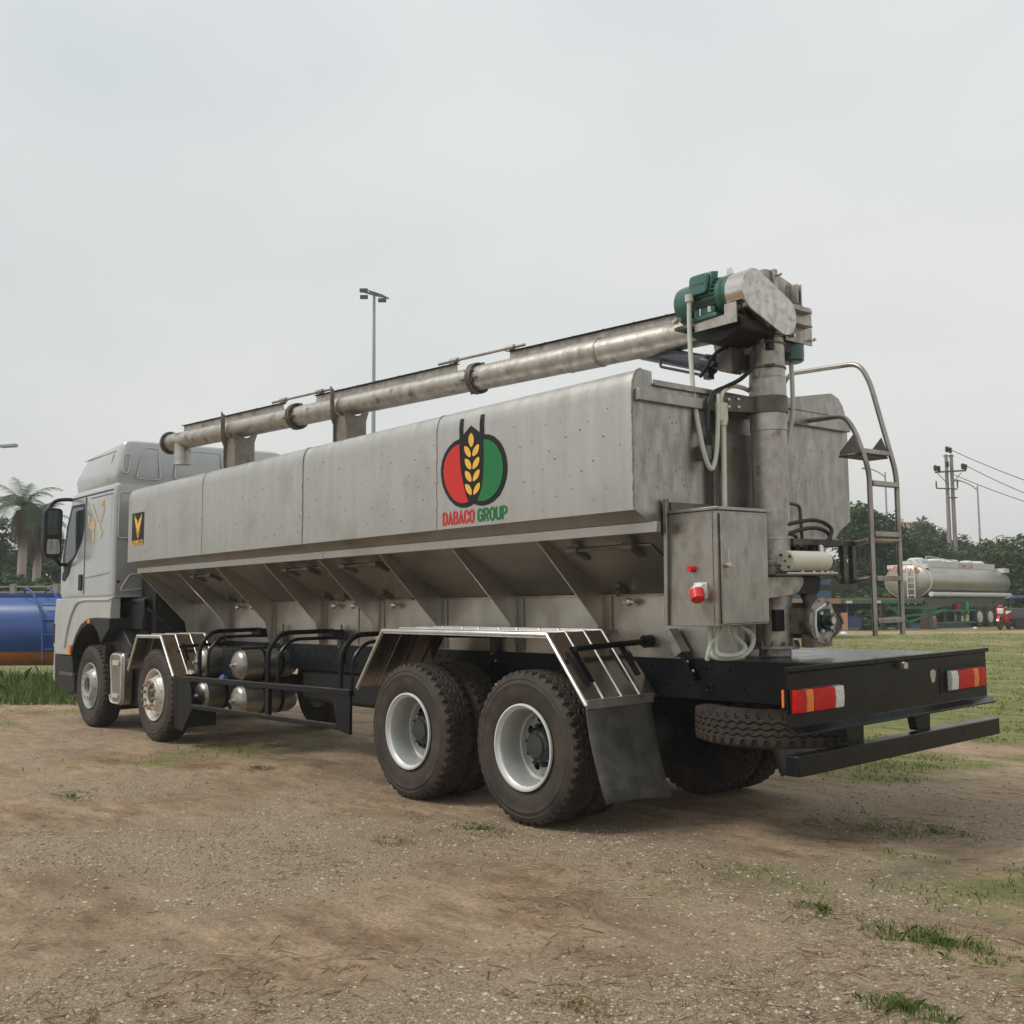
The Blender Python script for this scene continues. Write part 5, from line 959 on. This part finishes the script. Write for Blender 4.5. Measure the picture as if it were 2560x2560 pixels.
tree('broadleaf_tree', at(2425, 1500, 68), 4.7, 2.7, 'low spreading green tree behind the middle of the tanker trailer', lm_mid, 9000, .15, .05, 11, group=TG)
tree('broadleaf_tree', at(2490, 1500, 64), 5.0, 2.6, 'green spreading tree behind the far end of the tanker trailer', lm_mid, 11000, .15, .05, 12, group=TG)
tree('broadleaf_tree', at(2556, 1500, 61), 5.1, 2.7, 'green spreading tree cut by the right edge of the picture', lm_mid, 11000, .15, .05, 12, group=TG)
tree('shrub', at(2195, 1500, 56), 2.0, 2.0, 'dark shrub at the foot of the trees left of the tanker', lm_dark, 2200, .2, 0, 7, cat='shrub', group='shrubs behind the trailers')
tree('shrub', at(2105, 1520, 66), 3.4, 2.6, 'tall dark shrub behind the pump frame of the truck', lm_dark, 6000, .16, 0, 10, cat='shrub', group='shrubs behind the trailers')
tree('shrub', at(2165, 1520, 67), 3.2, 2.6, 'tall dark shrub behind the ladder foot of the truck', lm_dark, 6000, .16, 0, 10, cat='shrub', group='shrubs behind the trailers')
tree('shrub', at(2150, 1520, 50), 1.5, 1.7, 'low bright green shrub under the raised trailer deck', lm_mid, 2000, .16, 0, 7, cat='shrub', group='shrubs behind the trailers')
tree('shrub', at(2215, 1520, 56), 1.4, 1.9, 'low green shrub behind the landing legs of the flatbed trailer', lm_mid, 2000, .16, 0, 7, cat='shrub', group='shrubs behind the trailers')
def palm(u, v_top, D, h, label, nf=24):
    P = at(u, 1500, D); g = float(ground_h(P.x, P.y)); root = empty('palm_tree', (P.x, P.y, g), label=label, cat='palm tree', group='palm trees at the left')
    t = MB(); t.tube([(0, 0, -.2), (.03, 0, h*.3), (.0, .04, h*.7), (.03, .0, h)], [.26, .24, .21, .13], 10); obj('trunk', t, m_palmt, root); V_ = []; tn_ = []; W_ = []
    for i in range(nf):
        a = i*2.4+random.uniform(-.2, .2); el = random.uniform(.15, 1.25); L = random.uniform(1.9, 2.6); p = Vector((0, 0, h)); d = Vector((math.cos(a)*math.cos(el), math.sin(a)*math.cos(el), math.sin(el))); prev = p
        for s in range(16):
            d = (d+Vector((0, 0, -.085-.012*s*(1.3-el)))).normalized(); p = prev+d*L/16; sd_ = d.cross(Vector((0, 0, 1))).normalized(); ll = .55*math.sin(math.pi*min(1, (s+2)/18))+.12
            for sg_ in (-1, 1):
                for q in range(2):
                    b0 = prev+(p-prev)*(.5*q); tip = b0+sd_*sg_*ll*.85+d*ll*.35+Vector((0, 0, -.30*ll+random.uniform(-.06, .06))); V_.append([b0-d*.02, b0+d*.03, tip]); tn_.append(random.random()*.7)
            V_.append([prev-sd_*.02, prev+sd_*.02, p]); tn_.append(.8); prev = p
    big('fronds', np.array([[list(q) for q in t_] for t_ in V_]), 3, lm_palm, parent=root, colattr=np.array(tn_))
    for i in range(420):
        a = random.uniform(0, 6.28); q = random.uniform(.2, .9); z = h-.2; b0 = Vector((math.cos(a)*q*.5, math.sin(a)*q*.5, z-random.uniform(0, .4))); tip = b0+Vector((math.cos(a)*q*.35, math.sin(a)*q*.35, -random.uniform(.8, 2.2))); s_ = Vector((-math.sin(a), math.cos(a), 0))*.035; W_.append([list(b0-s_), list(b0+s_), list(tip)])
    big('dead_fronds', np.array(W_), 3, tintmat('dry_frond', [(.06, .05, .038), (.11, .09, .065), (.16, .13, .095)], .9), parent=root, colattr=rng.random(len(W_)))
palm(50, 0, 55, 6.9, 'palm tree with drooping dead fronds at the left edge')
palm(88, 0, 58, 6.3, 'palm tree half hidden by the truck mirror')
LG = 'dark trees at the left'
tree('broadleaf_tree', at(-25, 1500, 62), 6.9, 2.8, 'dark tree cut by the left edge behind the palms', lm_dark, 4500, .22, .05, 9, group=LG)
tree('broadleaf_tree', at(30, 1500, 70), 5.6, 3.0, 'dark bushy tree directly behind the palm trunks', lm_dark, 5000, .24, .0, 9, group=LG)
tree('broadleaf_tree', at(105, 1500, 68), 6.2, 2.8, 'dark tree behind the truck mirror', lm_dark, 5000, .24, .0, 9, group=LG)
tree('broadleaf_tree', at(165, 1500, 66), 5.4, 2.6, 'dark tree seen through the gap between mirror and cab', lm_dark, 4000, .24, .0, 9, group=LG)
tree('shrub', at(10, 1500, 47), 3.0, 2.2, 'hedge shrub behind the fence at the left edge', lm_mid, 2600, .18, 0, 8, cat='shrub', group='hedge behind the fence')
tree('shrub', at(90, 1500, 47), 3.1, 2.2, 'hedge shrub behind the fence beside the truck cab', lm_mid, 2600, .18, 0, 8, cat='shrub', group='hedge behind the fence')
# ---- fence behind the blue tank
fp = at(-40, 1500, 38); g = float(ground_h(fp.x, fp.y)); fn = empty('fence', (fp.x, fp.y, g), math.atan2(RH.y, RH.x), label='old grey post and rail fence behind the blue tank', cat='fence')
for z in (2.48-g, 2.28-g, 1.9-g): obj('rail', MB().box(-1, 8, -.04, .04, z-.03, z+.03), m_wood, fn)
for i in range(6): obj('post', MB().box(-.6+1.55*i, -.42+1.55*i, -.09, .09, 0, 2.58-g), m_wood, fn)
# ---- blue tank
bp0 = at(60, 1570, 24); g = float(ground_h(bp0.x, bp0.y)); bt0 = empty('blue_tank', (bp0.x, bp0.y, g), math.atan2(RH.y, RH.x), label='long blue cylindrical tank with an orange belly standing behind the truck cab', cat='tank')
RB, ZB = .80, 1.13-g
def shell(mb, a0, a1, x0, x1, r, n=30): 
    A = np.linspace(a0, a1, n); P0 = [(x0, r*math.cos(a), ZB+r*math.sin(a)) for a in A]; P1 = [(x1, y, z) for _, y, z in P0]; return mb.add(P0+P1, [(i, i+1, i+n+1, i+n) for i in range(n-1)])
sb_ = MB(); shell(sb_, R_(-36), R_(216), -3.6, 4.4, RB); sb_.lathe([(RB, 0), (RB*.75, .18), (.01, .25)], (4.4, 0, ZB), (1, 0, 0), 30); obj('shell', sb_, m_blue, bt0)
obj('belly', shell(MB(), R_(-144), R_(-36), -3.6, 4.4, RB), m_orng, bt0); obj('walkway', MB().box(-3.5, 4.2, -.25, .25, ZB+RB-.03, ZB+RB+.03), m_blue, bt0)
lb_ = MB()
for x0 in (.42, .90):
    lb_.tube(rfill([(x0-.35, -.2, ZB+RB+.03), (x0-.25, -.35, ZB+RB+.16), (x0, -.55, ZB+RB+.05), (x0+.35, -.84, ZB+.35), (x0+.45, -.95, ZB-.65)], .12), .022, 8)
for k_ in range(4): lb_.cyl((.72+.06*k_, -.72-.07*k_, ZB+.55-.32*k_), (1.22+.06*k_, -.72-.07*k_, ZB+.55-.32*k_), .016, n=8)
obj('ladder', lb_, m_blue, bt0)
for x0 in (-2.2, 2.6): obj('support', MB().box(x0-.15, x0+.15, -.6, .6, -.05, ZB-.62), m_dsteel, bt0)
# ---- floodlight mast
mp0 = at(931, 1500, 75); g = float(ground_h(mp0.x, mp0.y)); H = 24.5-g; ms = empty('floodlight_mast', (mp0.x, mp0.y, g), math.atan2(RH.y, RH.x), label='tall floodlight mast rising above the tank roof', cat='light mast')
obj('pole', MB().cyl((0, 0, 0), (0, 0, H), .22, .10, n=14), m_galv, ms)
fr_ = MB(); hx = [(-1.0, .1, H+.40), (-.49, .9, H+.68), (.5, .9, H+.33), (1.03, .1, H-.15), (.40, -.8, H-.10), (-.49, -.8, H+.02)]
for i in range(6): fr_.beam(hx[i], hx[(i+1) % 6], .10, .09); fr_.beam((0, 0, H+.05), hx[i], .07, .07)
obj('frame', fr_, m_navy, ms)
for x0, y0, z0, s in ((-.72, -.35, H+.32, 1), (-.70, -.3, H-.16, .95), (.64, -.4, H-.44, 1)): obj('floodlight', MB().box(x0-.30*s, x0+.30*s, y0-.1, y0+.1, z0-.14, z0+.14), m_navy, ms, .03)
def street_lamp(u0, v0, D, ut, label, arm, rise, base_v=1500):
    p = at(u0, v0, D); g = float(ground_h(p.x, p.y)); H = at(u0, v0, D).z-g; s = empty('street_lamp', (p.x, p.y, g), math.atan2(RH.y, RH.x), label=label, cat='street lamp', group='single arm street lamps')
    obj('pole', MB().cyl((0, 0, 0), (0, 0, H+.3), .11, .06, n=10), m_galv, s); sg_ = 1 if arm > 0 else -1
    obj('arm', MB().tube(spline([(0, 0, H-.1), (arm*.35, 0, H+rise*.45), (arm*.8, 0, H+rise*.9), (arm, 0, H+rise)]), .045, 8), m_galv, s)
    obj('lamp_head', MB().beam((arm*.95, 0, H+rise*.98), (arm+sg_*.55, 0, H+rise*1.12), .22, .12), m_galv, s, .02)
street_lamp(2213, 1190, 80, 0, 'street lamp with its arm to the left, seen between the ladder rails', -1.2, .55)
street_lamp(2444, 1223, 80, 0, 'street lamp with its arm to the left, right of the twin utility poles', -1.35, .65)
street_lamp(2473, 1357, 110, 0, 'farthest short street lamp with its arm to the right above the trees', 1.0, .7)
street_lamp(-70, 1130, 40, 0, 'street lamp whose head just enters the picture at the left edge', 1.15, .22)
# ---- twin utility poles with cross arms and wires
pp0 = at(2371, 1140, 70); g = float(ground_h(pp0.x, pp0.y)); up_ = empty('utility_pole', (pp0.x, pp0.y, g), math.atan2(RH.y, RH.x), label='pair of brown concrete utility poles bolted together with insulators', cat='utility pole')
Ht = 11.65-g
for x0, x1 in ((-.20, -.155), (.20, .125)): obj('pole', MB().tube([(x0, 0, 0), (x1+(.0 if x0 < 0 else .06), 0, Ht)], [.165, .105], 14), m_conc2, up_)
ca_ = MB(); ca_.beam((-1.0, -.15, 10.45-g), (1.05, -.15, 10.55-g), .09, .11); obj('cross_arm', ca_, m_dsteel, up_)
ca_ = MB(); ca_.beam((-.95, -.15, 9.38-g), (.45, -.15, 9.32-g), .07, .08); ca_.beam((-.95, -.15, 9.40-g), (-.95, -.15, 9.85-g), .07, .08, (1, 0, 0)); ca_.beam((.45, -.15, 9.40-g), (.45, -.15, 9.95-g), .07, .08, (1, 0, 0)); ca_.beam((-.85, -.15, 10.4-g), (-.2, -.15, 9.7-g), .04, .04); ca_.beam((.75, -.15, 10.4-g), (.1, -.15, 9.7-g), .04, .04); ca_.beam((-.1, -.15, 8.75-g), (.40, -.15, 8.75-g), .06, .08); ca_.beam((-.34, 0, 11.55-g), (.36, 0, 11.55-g), .1, .07); obj('bracket', ca_, m_dsteel, up_)
for x0, z0 in ((-.97, 10.75-g), (-.74, 10.70-g), (.86, 10.85-g), (1.03, 10.80-g), (-.14, 12.0-g), (.08, 11.93-g), (-.16, 11.0-g)):
    obj('insulator', MB().lathe([(.05, -.22), (.14, -.15), (.08, -.10), (.15, -.02), (.08, .03), (.14, .10), (.06, .18)], (x0, -.15, z0), (0, 0, 1), 12), m_insul, up_)
for i, (u0, v0, u1, v1, tx) in enumerate(((2376, 1124, 2600, 1214, 'uppermost'), (2413, 1163, 2600, 1248, 'middle'), (2386, 1187, 2600, 1266, 'lowest'))):
    a, b = at(u0, v0, 70), at(u1, v1, 66); q = [a+(b-a)*t+Vector((0, 0, -.35*4*t*(1-t)*.25)) for t in np.linspace(0, 1, 12)]
    o = obj('power_line', MB().tube(q, .022, 6), m_blackp); tag(o, f'{tx} of the three power lines running right from the twin poles', 'power line', 'power lines')
# ---- building far behind the trees
b0 = at(2230, 1500, 105); g = float(ground_h(b0.x, b0.y)); bd = empty('far_building', (b0.x, b0.y, g), math.atan2(RH.y, RH.x), label='red and white striped roof building peeping over the trees behind the ladder', cat='building')
obj('wall', MB().box(-3.2, 3.2, 0, 6, 0, 9.2-g), m_white, bd); obj('roof', MB().prism([(-3.6, 9.2-g), (3.6, 9.2-g), (3.4, 10.0-g), (-3.0, 10.3-g)], 'y', -.3, 6.3), m_roofr, bd)
# ---- tanker trailer
TX, TY_, TG0 = -21.45, 43.2, float(ground_h(-21.2, 45))
tk = empty('tanker_trailer', (TX, TY_, TG0), .02, label='silver aluminium fuel tanker trailer with ladder and red lettering, far right of the truck', cat='tanker trailer')
ZC, WA, HA, LT = 2.83-TG0, 1.22, .86, 9.0
def ell(mb, prof, n=44):
    k = len(prof); v = [(WA*s*math.cos(2*math.pi*j/n), t, ZC+HA*s*math.sin(2*math.pi*j/n)) for s, t in prof for j in range(n)]
    return mb.add(v, [(i*n+j, (i+1)*n+j, (i+1)*n+(j+1) % n, i*n+(j+1) % n) for i in range(k-1) for j in range(n)])
shell_ = obj('tank_shell', ell(MB(), [(.02, -.22), (.4, -.18), (.75, -.11), (.95, -.02), (1, .03), (1, LT), (.9, LT+.15), (.5, LT+.3), (.02, LT+.33)]), m_tanker, tk)
obj('end_rim', ell(MB(), [(1.0, -.01), (1.025, 0), (1.025, .06), (1.0, .07)]), m_wht, shell_)
cw = MB(); cw.box(-.62, .62, .25, LT-.5, ZC+HA-.22, ZC+HA+.17); cw.box(-1.15, -.5, .1, .5, ZC+HA-.22, ZC+HA-.02); cw.box(.5, 1.1, LT-.4, LT+.2, ZC+HA-.30, ZC+HA-.06); cw.box(.45, 1.0, .1, .5, ZC+HA-.22, ZC+HA+.0); wk = obj('catwalk', cw, m_wht, tk)
for i, (y0, r0_) in enumerate(((.9, .42), (2.6, .45), (3.5, .3), (4.6, .42), (6.4, .35), (7.6, .42))): obj('manhole_cover', MB().lathe([(r0_, 0), (r0_, .09), (r0_*.7, .16), (.01, .18)], (0, y0, ZC+HA+.17), (0, 0, 1), 16), m_wht, wk)
lt_ = MB(); lettering(lt_, 'CẤM LỬA', .21, 1.30, lambda a, b: (-.92+a, -.20, ZC+.48+b), .02); obj('warning_text', lt_, m_sign, tk, smooth=False)
fs = obj('flame_sign', MB().box(.40, .64, -.20, -.185, ZC+.46, ZC+.72), m_dyel, tk); obj('flame_symbol', MB().prism([(p.x, p.y) for p in rfill([(.44, ZC+.50, 0), (.60, ZC+.50, 0), (.58, ZC+.60, 0), (.53, ZC+.69, 0), (.49, ZC+.62, 0), (.46, ZC+.63, 0)], .02, 2, True)], 'y', -.206, -.203), m_sign, fs)
lt_ = MB(); lettering(lt_, 'CẤM LỬA', .20, 1.7, lambda a, b: (.625, 4.2+a, ZC+HA-.10+b), .02); obj('warning_text', lt_, m_sign, tk, smooth=False)
ll_ = MB()
for x0 in (.12, .50): ll_.tube(rfill([(x0, .3, ZC+HA+.05), (x0, -.05, ZC+HA+.25), (x0, -.30, ZC+HA+.05), (x0, -.30, ZC-1.15)], .15), .025, 8)
for k_ in range(6): ll_.cyl((.12, -.30, ZC-1.0+.30*k_), (.50, -.30, ZC-1.0+.30*k_), .018, n=8)
obj('ladder', ll_, m_wht, tk); ll_ = MB(); ll_.tube(rfill([(.9, .5, ZC+HA), (.85, .2, ZC+HA+.35), (.85, .9, ZC+HA+.35), (.85, 3.5, ZC+HA+.2)], .15), .025, 8); obj('handrail', ll_, m_wht, tk)
pc = MB(); pc.cyl((1.16, .0, ZC-.66), (1.16, LT, ZC-.66), .115, n=16)
for y0 in (.05, 1.9, 3.7, 6.6): pc.lathe([(.13, 0), (.13, .08)], (1.16, y0, ZC-.66), (0, 1, 0), 16)
obj('side_pipe', pc, m_wht, tk)
obj('skirt', MB().prism([(-.3, ZC-.8), (LT, ZC-.8), (LT, 1.15), (LT-.4, .98), (.5, 1.02), (-.1, 1.35)], 'x', -.85, .85), m_dsteel, tk)
fg = MB(); fg.box(-.6, .6, .2, LT, .95, 1.12)
for y0 in (.3, 1.5, 2.8, 4.2): fg.beam((-.9, y0, .98), (1.0, y0+.9, .62), .09, .09)
for y0 in (.2, 2.0, 4.4): fg.beam((-1.1, y0, 1.0), (1.1, y0, 1.0), .09, .12)
obj('chassis_frame', fg, m_gframe, tk)
bk = MB()
for z0 in (.86, .26): bk.beam((1.2, .15, z0), (1.2, 4.6, z0), .08, .09)
for y0 in (.15, 1.3, 2.3, 3.4, 4.6): bk.beam((1.2, y0, .26), (1.2, y0, .86), .07, .07, (1, 0, 0))
bk.box(.6, 1.2, .2, 4.5, .82, .85); obj('side_basket', bk, m_gframe, tk)
obj('under_box', MB().box(-.9, 1.0, .6, 4.7, -.02, .24), m_vblue, tk)
w_ = MB(); w_.lathe([(.30, -.14), (.36, -.17), (.50, -.16), (.525, -.12), (.525, .12), (.50, .16), (.3, .16)], (0, 0, 0), (1, 0, 0), 32); wr = MB(); wr.lathe([(.30, .165), (.285, .18), (.26, .165), (.22, .164), (.12, .19), (.01, .20)], (0, 0, 0), (1, 0, 0), 24)
tw = obj('wheel', w_, m_tyre, tk); obj('rim', wr, m_rim2, tw)
for i, (x0, y0) in enumerate(((1.1, 5.0), (1.1, 6.25), (1.1, 7.5), (-1.1, 5.0), (-1.1, 6.25))):
    o = tw if i == 0 else copy_tree(tw, tk); o.location = (x0, y0, .525); o.rotation_euler = (0, 0, 0 if x0 > 0 else math.pi)
for x0 in (-.6, .75): obj('landing_leg', MB().box(x0-.1, x0+.1, .1, .3, .06, 1.2).box(x0-.18, x0+.18, .02, .38, 0, .06), m_dsteel, tk)
# things standing on or by the tanker
def loc_tk(x, y, z): return Matrix.Rotation(.02, 4, 'Z') @ Vector((x, y, z)) + Vector((TX, TY_, TG0))
rbk = obj('bucket', MB().lathe([(.13, 0), (.17, .34), (.16, .34), (.12, .02), (.01, .02)], (0, 0, 0), (0, 0, 1), 18), m_red); rbk.location = loc_tk(1.0, 3.05, .852); tag(rbk, 'red plastic bucket on the green side basket of the tanker trailer', 'bucket')
jc = obj('jerrycan', MB().box(-.16, .16, -.12, .12, 0, .42).cyl((.06, 0, .42), (.06, 0, .49), .04, n=10).box(-.12, .0, -.02, .02, .42, .47), mat('can_green', (.03, .36, .14), .45), None, .02); jc.location = loc_tk(1.0, 3.9, .852); tag(jc, 'green jerrycan beside the red bucket on the tanker trailer', 'jerrycan')
cbk = obj('concrete_block', MB().box(-.36, .36, -.5, .5, 0, .62), m_brick, None, .03); p = at(2322, 1578, 50.5); cbk.location = (p.x, p.y, float(ground_h(p.x, p.y))-.02); cbk.rotation_euler = (0, 0, .5); tag(cbk, 'rough reddish block standing on the ground by the landing leg of the trailer', 'block')
# ---- flatbed trailer
fb0 = at(2180, 1570, 50); g = float(ground_h(fb0.x, fb0.y)); fbt = empty('flatbed_trailer', (fb0.x, fb0.y, g), math.atan2(RH.y, RH.x)+.12, label='green flatbed trailer with a rusty brown deck in front of the tanker trailer', cat='flatbed trailer')
obj('deck', MB().box(-3.6, 2.1, -1.1, 1.1, 1.40, 1.47), m_deckb, fbt); obj('deck_beam', MB().box(-3.5, 2.0, -1.11, -1.03, 1.22, 1.395).box(-3.5, 2.0, 1.03, 1.1, 1.22, 1.395), m_gframe, fbt); obj('marker_plate', MB().box(-.35, -.05, -1.125, -1.112, 1.24, 1.36).box(-1.75, -1.45, -1.125, -1.112, 1.24, 1.36), m_wht, fbt)
gb = MB()
for a, b in (((.3, -.9, 1.2), (1.4, -.9, .35)), ((1.4, -.9, .35), (3.2, -.9, .9)), ((.3, -.9, 1.0), (2.8, -.9, 1.0)), ((1.1, -.9, 1.2), (1.1, -.9, .2)), ((.2, -.9, .55), (2.6, -.9, .75))): gb.beam(a, b, .09, .1)
obj('gooseneck', gb, m_gframe, fbt)
for x0, y0 in ((.95, -.8), (.95, .8), (2.5, -.8)): obj('landing_leg', MB().box(x0-.09, x0+.09, y0-.09, y0+.09, .05, 1.25).box(x0-.17, x0+.17, y0-.15, y0+.15, 0, .05), m_dsteel, fbt)
obj('strut', MB().cyl((-1.6, -.9, .1), (-1.6, -.9, 1.2), .03, n=8).cyl((-3.2, .9, .0), (-3.2, .9, 1.2), .05, n=8), m_dsteel, fbt)
ww = copy_tree(tw, fbt); ww.location = (-3.0, -.9, .5); ww.rotation_euler = (0, 0, -math.pi/2)
# ---- salmon truck behind the drive barrel
s0 = at(2068, 1570, 40); g = float(ground_h(s0.x, s0.y)); stn = empty('parked_truck', (s0.x, s0.y, g), math.atan2(RH.y, RH.x), label='salmon coloured truck tail with a blue mud flap, seen behind the auger outlet', cat='truck')
obj('bed', MB().box(-3.4, .55, 0, 2.2, 1.30, 1.50), mat('faded_orange', (.36, .20, .09), .7), stn); obj('side_panel', MB().box(-3.4, .2, .02, 2.0, 1.5, 2.2), m_vblue, stn)
obj('mudguard', MB().prism([(.62*math.cos(a), .52+.62*math.sin(a)) for a in np.linspace(0, math.pi, 14)]+[(.56*math.cos(a), .52+.56*math.sin(a)) for a in np.linspace(math.pi, 0, 14)], 'y', -.05, .4), m_blackp, stn); obj('tail_bracket', MB().box(.55, .78, -.04, .1, .3, .95), m_salm, stn); obj('mud_flap', MB().box(.80, 1.30, -.02, .06, .35, .80), mat('flap_blue', (.03, .05, .14), .6), stn)
ww = copy_tree(tw, stn); ww.location = (.0, .1, .50); ww.rotation_euler = (0, 0, -math.pi/2)
# ---- blue/grey three wheeled van at the right edge
v0 = at(2566, 1570, 49); g = float(ground_h(v0.x, v0.y)); vn = empty('cargo_tricycle', (v0.x, v0.y, g), math.atan2(RH.y, RH.x)-.3, label='small grey cargo vehicle with a blue canopy cut by the right edge', cat='cargo tricycle')
obj('body', MB().box(-.75, 1.2, -.6, .6, .42, .98), m_vgrey, vn, .04); obj('canopy', MB().prism([(-.85, 1.42), (1.3, 1.42), (1.2, 1.56), (-.55, 1.56)], 'y', -.72, .72), m_vblue, vn, .02)
for x0, y0 in ((-.7, -.55), (-.7, .55), (1.1, -.55), (1.1, .55)): obj('post', MB().cyl((x0, y0, .9), (x0, y0, 1.45), .025, n=8), m_dsteel, vn)
for x0, y0 in ((-.3, -.62), (-.3, .62), (1.05, 0)): obj('wheel', MB().lathe([(.01, -.05), (.20, -.05), (.27, -.06), (.27, .06), (.20, .05), (.01, .05)], (x0, y0, .27), (0, 1, 0), 20), m_tyre, vn)
# ---- motor scooter
m0 = at(2512, 1577, 48); g = float(ground_h(m0.x, m0.y)); mb_ = empty('motor_scooter', (m0.x, m0.y, g), math.atan2(RH.y, RH.x)-2.3, label='red and white motor scooter parked at the far right, front wheel towards the camera', cat='motor scooter')
for x0 in (.62, -.58):
    wq = obj('wheel', MB().lathe([(.22, -.04), (.29, -.045), (.30, 0), (.29, .045), (.22, .04)], (x0, 0, .30), (0, 1, 0), 24, True), m_tyre, mb_); obj('rim', MB().lathe([(.22, -.015), (.22, .015), (.03, .03), (.03, -.03), (.22, -.015)], (x0, 0, .30), (0, 1, 0), 16, True), m_dsteel, wq)
obj('front_fork', MB().cyl((.62, .08, .30), (.42, .08, .85), .025, n=8).cyl((.62, -.08, .30), (.42, -.08, .85), .025, n=8), m_dsteel, mb_)
obj('front_fender', MB().prism([(.62+.34*math.cos(a), .30+.34*math.sin(a)) for a in np.linspace(.3, 2.5, 9)]+[(.62+.31*math.cos(a), .30+.31*math.sin(a)) for a in np.linspace(2.5, .3, 9)], 'y', -.06, .06), m_bred, mb_)
obj('leg_shield', MB().prism([(.50, .95), (.42, 1.02), (.30, .60), (.18, .35), (.30, .33), (.46, .62)], 'y', -.20, .20), m_bred, mb_, .03); obj('front_cowl', MB().prism([(.50, .72), (.53, .94), (.44, 1.0), (.40, .72)], 'y', -.13, .13), m_white, mb_, .03)
obj('headlamp', MB().box(.42, .52, -.11, .11, 1.0, 1.10), m_bred, mb_, .03); obj('handlebar', MB().tube([(.36, -.33, 1.08), (.42, -.2, 1.06), (.42, .2, 1.06), (.36, .33, 1.08)], .017, 8), m_blackp, mb_)
for y0 in (-.30, .30): obj('mirror', MB().cyl((.40, y0*.7, 1.07), (.40, y0, 1.22), .008, n=6).box(.39, .41, y0-.05, y0+.05, 1.20, 1.28), m_blackp, mb_)
obj('body', MB().prism([(.25, .32), (.25, .45), (-.05, .62), (-.75, .78), (-.80, .68), (-.4, .42), (-.2, .30)], 'y', -.14, .14), m_bred, mb_, .03); obj('seat', MB().prism([(.02, .66), (.0, .76), (-.35, .80), (-.75, .86), (-.75, .79)], 'y', -.13, .13), m_cream, mb_, .03); obj('engine', MB().box(-.45, .1, -.1, .1, .22, .42), m_dsteel, mb_, .03); obj('exhaust', MB().cyl((-.1, .16, .26), (-.75, .17, .36), .045, n=10), m_rail, mb_)
# ---- litter on the ground
for u, v, D, r0_, m, lb_ in ((2110, 1577, 44, .16, m_white, 'crumpled white litter on the bare strip left of the ladder foot'), (2438, 1562, 51, .12, m_white, 'white plastic scrap under the tanker trailer by its wheels')):
    p = at(u, v, D); rr0 = MB(); rr0.lathe([(r0_, 0), (r0_*.8, r0_*.4), (r0_*.3, r0_*.55), (.01, r0_*.6)], (0, 0, 0), (0, 0, 1), 7); o = obj('litter', rr0, m, smooth=False); o.location = (p.x, p.y, float(ground_h(p.x, p.y))); tag(o, lb_, 'litter')

# ---- the hazy air over the yard
hzb = obj('haze', MB().box(CAM.x-430, CAM.x+430, CAM.y-430, CAM.y+430, -1.2, 26.5), bpy.data.materials.new('haze'), smooth=False); tag(hzb, kind='stuff')
hm = hzb.data.materials[0]; hm.use_nodes = True; hm.node_tree.nodes.clear(); ho = hm.node_tree.nodes.new('ShaderNodeOutputMaterial'); hv = hm.node_tree.nodes.new('ShaderNodeVolumePrincipled')
hv.inputs['Color'].default_value = (.86, .88, .89, 1); hv.inputs['Density'].default_value = .0013; hm.node_tree.links.new(hv.outputs[0], ho.inputs['Volume'])
